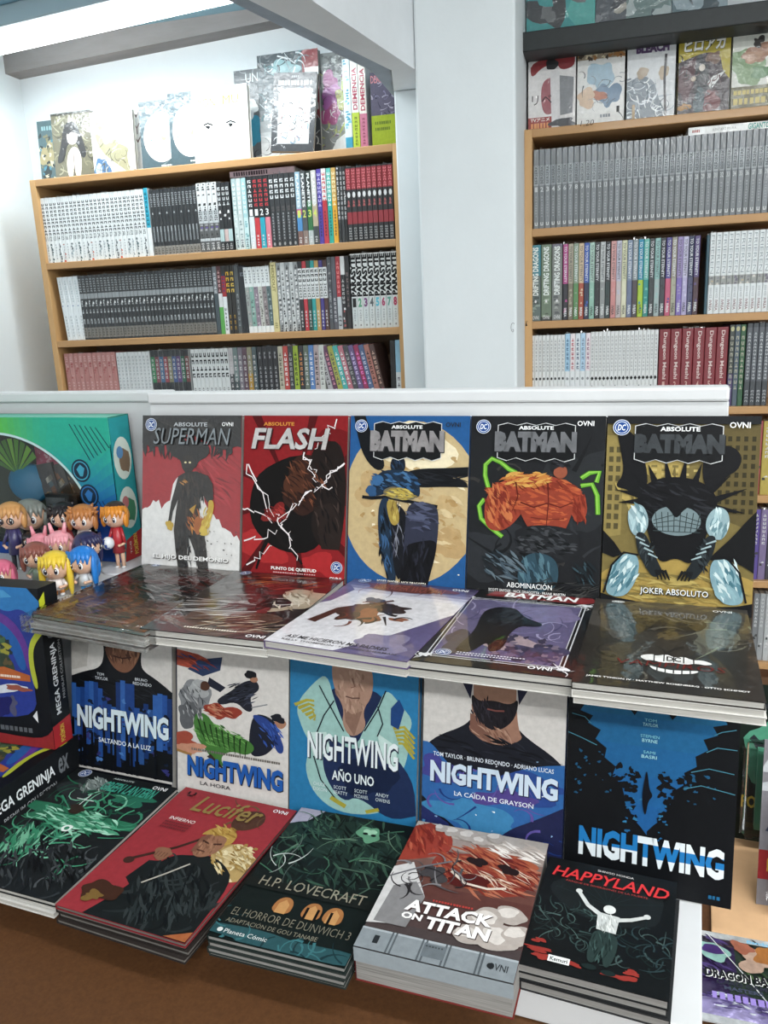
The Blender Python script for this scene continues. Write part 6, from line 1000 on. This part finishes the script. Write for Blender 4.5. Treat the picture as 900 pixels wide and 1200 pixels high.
# ------------------------------------------------------------------ toy figures
def figure(hx, hy, Y, r_, hair, shirt, label, legs='#2a2c34', skin='#e0b498', long=0, tip=None, ball=False, base=None, ears=None, glasses=False, stand=0, face=0, spiky=False):
    """big-headed toy; head centre from the photograph at display depth Y"""
    d = AR*((hx-450)/FPX)+AD*((hy-600)/FPX)+AF
    dy = d.x*math.sin(DA)+d.y*math.cos(DA); dx = d.x*math.cos(DA)-d.y*math.sin(DA)      # to display axes
    k = Y/dy; X = dx*k; zc = d.z*k-ZU; r_ *= 1.2
    t = thing('toy_figure', dsp(X, Y, ZU+.0004), (0, 0, -DA+rad(20)+face), label, 'toy', 'big-headed toy figures')
    b = .003 if base else 0
    if base: MB().tube((0, 0, 0), (0, 0, b), r_*1.5, None, 28, base).build('base', M_plastic, t)
    nk = zc-r_*.8                                                  # neck height
    lg = max(.006, (nk-b)*.48)
    for s_ in (-1, 1):
        m = MB(); m.tube((s_*r_*.26, 0, b), (s_*r_*.22, 0, b+lg+.002), r_*.15, r_*.19, 10, legs); m.ell((s_*r_*.28, -r_*.1, b+r_*.1), (r_*.17, r_*.26, r_*.1), 10, 6, '#e4e4e4'); m.build('leg', M_plastic, t, True)
        m = MB(); ex = (s_*r_*.72, -r_*.25, nk-(nk-b)*.38); m.tube((s_*r_*.34, 0, nk-r_*.12), ex, r_*.15, r_*.11, 8, shirt); m.tube(ex, (s_*r_*.4, -r_*.55, nk-(nk-b)*.42), r_*.1, r_*.09, 8, skin); m.ell((s_*r_*.38, -r_*.56, nk-(nk-b)*.42), (r_*.12,)*3, 8, 6, skin); m.build('arm', M_plastic, t, True)
    m = MB(); m.tube((0, 0, b+lg*.8), (0, 0, nk), r_*.5, r_*.34, 14, shirt); m.ell((0, 0, b+lg*.9), (r_*.5, r_*.42, r_*.22), 12, 6, legs); m.tube((0, 0, nk-.002), (0, 0, nk+r_*.2), r_*.17, r_*.17, 8, skin); m.build('body', M_plastic, t, True)
    m = MB(); m.ell((0, 0, zc), (r_*.96, r_*.9, r_*.9), 20, 14, skin)
    for s_ in (-1, 1): m.ell((s_*r_*.94, 0, zc-r_*.15), (r_*.1, r_*.14, r_*.18), 8, 6, skin)
    m.ell((0, -r_*.9, zc-r_*.28), (r_*.05, r_*.05, r_*.04), 8, 5, skin); hd = m.build('head', M_plastic, t, True)
    for s_ in (-1, 1):
        m = MB(); m.ell((s_*r_*.36, -r_*.8, zc-r_*.12), (r_*.19, r_*.07, r_*.25), 12, 8, '#f0f0f0'); m.ell((s_*r_*.35, -r_*.84, zc-r_*.13), (r_*.13, r_*.05, r_*.2), 10, 6, '#2a2430'); m.ell((s_*r_*.35+r_*.03, -r_*.89, zc-r_*.05), (r_*.045, r_*.015, r_*.06), 6, 4, '#ffffff'); m.build('eye', M_plastic, hd, True)
    m = MB(); m.ell((0, -r_*.86, zc-r_*.48), (r_*.1, r_*.03, r_*.02), 8, 4, '#a85a54'); m.build('mouth', M_plastic, hd, True)
    m = MB(); m.ell((0, r_*.04, zc+r_*.06), (r_*1.08, r_*1.04, r_*1.04), 22, 14, hair, lambda x, y, z: not (y < -.25 and z < .42) and z > -.75 and not (abs(x) > .3 and y < -.05 and z < -.3 and not long))
    for i in range(7):                                             # fringe locks
        x = -.84+i*.28; m.tube((x*r_*.8, -r_*(.62-.4*x*x), zc+r_*.74), (x*r_*1.02+r_*.06*(i % 3-1), -r_*(1.0-.5*x*x), zc+r_*(.1-.16*abs(x)+.1*(i % 2))), r_*.3, r_*.03, 9, hair)
    if spiky:
        for i in range(14):
            th = i*.45; e_ = .3+.5*((i*7) % 5)/5
            p0 = Vector((math.cos(th)*math.cos(e_), math.sin(th)*math.cos(e_)+.0, math.sin(e_)))
            if p0.y < -.55 and p0.z < .5: continue
            c_ = Vector((0, 0, zc+r_*.08)); m.tube(c_+p0*r_*.9, c_+p0*r_*1.3+Vector((0, 0, r_*.06)), r_*.26, r_*.02, 7, hair)
    for s_ in (-1, 1):                                             # side locks
        L_ = .55+long; m.ell((s_*r_*.95, -r_*.12, zc-r_*L_*.55), (r_*.2, r_*.3, r_*L_), 10, 8, hair)
    if long: m.ell((0, r_*.62, zc-r_*long*.7), (r_*.95, r_*.38, r_*(.7+long)), 16, 10, hair)
    m.build('hair', M_plastic, t, True)
    if tip: MB().ell((0, r_*.1, zc+r_*.62), (r_*.8, r_*.8, r_*.56), 16, 10, tip).build('hair_crown', M_plastic, t, True)
    if ears:
        for s_ in (-1, 1): MB().tube((s_*r_*.45, 0, zc+r_*.85), (s_*r_*.62, 0, zc+r_*1.75), r_*.22, r_*.1, 10, ears).build('hood_ear', M_plastic, t, True)
    if ball:
        m = MB(); c_ = (-r_*.45, -r_*.75, nk-(nk-b)*.35); m.ell(c_, (r_*.5,)*3, 16, 12, '#e2e6ea'); m.ell(c_, (r_*.508,)*3, 16, 12, '#2f4f9a', lambda x, y, z: abs(x+z*.5) < .22 and abs(y) > .2); tag(m.build('ball', M_plastic, t, True), 'white and blue ball')
    if glasses:
        m = MB()
        for s_ in (-1, 1):
            for i in range(12):
                A_ = 6.283*i/12; B_ = 6.283*(i+1)/12; P = lambda q: (s_*r_*.36+r_*.24*math.cos(q), -r_*.95, zc-r_*.12+r_*.22*math.sin(q)); m.tube(P(A_), P(B_), r_*.035, None, 6, '#1c1c20')
        m.build('glasses', M_plastic, hd)
    return t
figure(13, 606, .93, .0185, '#c9945c', '#3a3560', 'tan-haired toy figure with round glasses at the left edge', glasses=True)
figure(35, 605, .972, .0215, '#7d817c', '#2a2a2e', 'grey-haired toy figure, tallest head on the stand', face=.2)
figure(37, 633, .93, .0105, '#1f1d20', '#2a2a2e', 'tiny black-haired toy figure below the grey-haired one', '#1f1f22')
figure(74, 605, .965, .0175, '#221d20', '#a8353a', 'black-haired toy figure in red holding a ball', ball=True, spiky=True, face=-.1)
figure(97, 608, .955, .0175, '#b5753f', '#c9c4c0', 'orange-brown-haired toy figure beside the black-haired one', spiky=True)
figure(135, 605, .968, .0165, '#d98a2c', '#b02c34', 'orange-haired toy figure in red on a white round base', '#e0b498', ball=True, base='#dfe0e4', tip='#3a2a22', face=-.2)
figure(48, 640, .91, .015, '#e0909c', '#d98a96', 'pink-hooded toy figure with upright ears, left of two', '#d98a96', ears='#e0909c')
figure(70, 638, .915, .016, '#e8a0aa', '#d98a96', 'pink-haired toy figure with upright ears behind the yellow-haired one', '#d98a96', ears='#e8a0aa')
figure(103, 640, .915, .017, '#2c2c52', '#3a3c60', 'navy-haired toy figure seen behind the blue-haired one', '#2c2c52', long=.4, face=1.2)
figure(42, 652, .872, .0165, '#8a5248', '#7a8a7c', 'brown-haired toy figure left of the yellow-haired one', '#dcd6d0', long=.2)
figure(65, 664, .845, .0175, '#e0c03c', '#e8e0dc', 'yellow long-haired toy figure at the front of the group', '#d98f4a', long=.75)
figure(97, 658, .868, .017, '#2478c8', '#c9cdd2', 'blue-haired toy figure beside the yellow-haired one', '#3f94d0', long=.6, face=-.25)
figure(2, 672, .86, .016, '#d9708c', '#d9708c', 'pink toy figure cut by the left edge', '#c96080', long=.5)
# ------------------------------------------------------------------ things on the table at the right
def pillow_pack(t, w, h, paint):
    """foil pack: two crimped ends and a puffed body"""
    m = MB(); nx, ny = 10, 14; V = {}
    for i in range(nx+1):
        for j in range(ny+1):
            u, v = i/nx, j/ny; puff = (math.sin(math.pi*u)**.6)*(min(1, min(v-.07, .93-v)*7) if .07 < v < .93 else 0)
            V[i, j] = ((u-.5)*w, -.0015-.006*max(0, puff), v*h)
    for i in range(nx):
        for j in range(ny): m.poly([V[i, j], V[i+1, j], V[i+1, j+1], V[i, j+1]], paint((i+.5)/nx, 1-(j+.5)/ny))
    m.box(-w/2, -.0015, 0, w/2, 0, h, '#c9cccf'); return m.build('wrapper', M_foilpack, t, False)
def pk(u, v):
    if v < .07 or v > .93: return '#c9cccd'
    if v > .76: return '#8f86b0'
    return '#33234a' if u < .62-.35*v else '#2c3a30'
t = thing('card_pack', dsp(.063, .672, ZT+.009), (rad(-86), 0, -DA+rad(-2)), 'foil card pack lying on the table beside the white stand', 'card pack'); t.location = dsp(.066, .672, ZT+.0035); t.rotation_euler = (rad(-89), 0, -DA+rad(3))
pillow_pack(t, .082, .115, pk)
a = Art(.082, .115); a.STEP = 4e-5; a.k = 190
a.dabs(['#5a4488', '#241a34', '#3f2d60'], 50, .22, .35, .22, .26, .5, .2, .04); a.dabs(['#3f5a34', '#1c261e', '#5a7a44'], 40, .8, .35, .22, .26, .8, .2, .04); a.dabs(['#b9c4d8', '#6f5aa0', '#d8dce6', '#4a3a78'], 50, .5, .82, .44, .09, .1, .16, .03); a.blob('#9fd0c4', .25, .3, .2, .1, .3); a.blob('#5a3a8a', .25, .28, .12, .06, .2); a.blob('#d9b49c', .72, .34, .18, .12, .4); a.blob('#d98a3c', .88, .24, .16, .1, .4); a.blob('#c9775a', .6, .2, .14, .06, .4); a.stroke('#dfe3e2', [(.2, .1), (.55, .48), (.95, .95)], .012); a.blob('#6aa83c', .92, .56, .1, .05, .4)
a.text('DRAGON BALL', .14, .5, .94, .6, '#15161a', .05, 0, False, '#e8e8e4'); a.text('CARD GAME', .26, .61, .86, .66, '#2a2c38', .03); a.text('MASTERS', .34, .67, .76, .71, '#3f4458', .03); a.bars(.2, .75, .85, .82, '#8f7cc0', 8); a.text('Bandai', .66, .1, .92, .14, '#7ab8d8', .02); a.build(t, M_foilpack)
ks = tag(board('cardboard_sheet', (.36, .225, .004), M_kraft, None, dsp(.041, .79, ZT+.0006), .001, (0, 0, -DA)), 'tan cardboard sheet on the table right of the white stand', 'cardboard')
# blister packs standing at the right edge
def blister(x, y, rz, w, h, label, c1, c2, band):
    t = thing('blister_pack', dsp(x, y, ZT+.0055), (rad(-6), 0, -DA+rz), label, 'pack', 'blister packs at the right edge')
    m = MB(); m.box(-w/2, .0, 0, w/2, .001, h, c1); m.build('backing_card', M_print, t)
    a = Art(w, h); a.rect(c1, 0, 0, 1, 1); a.blob(c2, .5, .4, .4, .24, .3); a.rect(band, 0, .66, 1, .84); a.text('POKÉMON', .08, .69, .6, .79, '#e0c04a', .03); a.specks([c2, '#b9bcc0', '#33363c'], 16, .05, .1, .95, .6, .06); a.build(t)
    bm = bmesh.new(); bmesh.ops.create_cube(bm, size=1)
    for v in bm.verts: v.co = Vector((v.co.x*w*.86, -.012+v.co.y*.02, h*.36+v.co.z*h*.62))
    bmesh.ops.bevel(bm, geom=bm.edges[:], offset=.006, segments=3, affect='EDGES')
    me = bpy.data.meshes.new('bubble'); bm.to_mesh(me); bm.free(); me.materials.append(M_clear); link('bubble', me, t)
    m = MB(); m.box(-w*.3, -.018, h*.12, w*.3, -.006, h*.62, c2); m.build('packed_toy', M_plastic, t)
blister(.142, .85, rad(4), .11, .19, 'clear blister pack with red band at the right edge', '#8d8a90', '#3f4a60', '#a82c30')
blister(.125, .962, rad(0), .12, .2, 'green and black blister pack standing behind the red-banded one', '#1f2a24', '#5aa888', '#23282a')
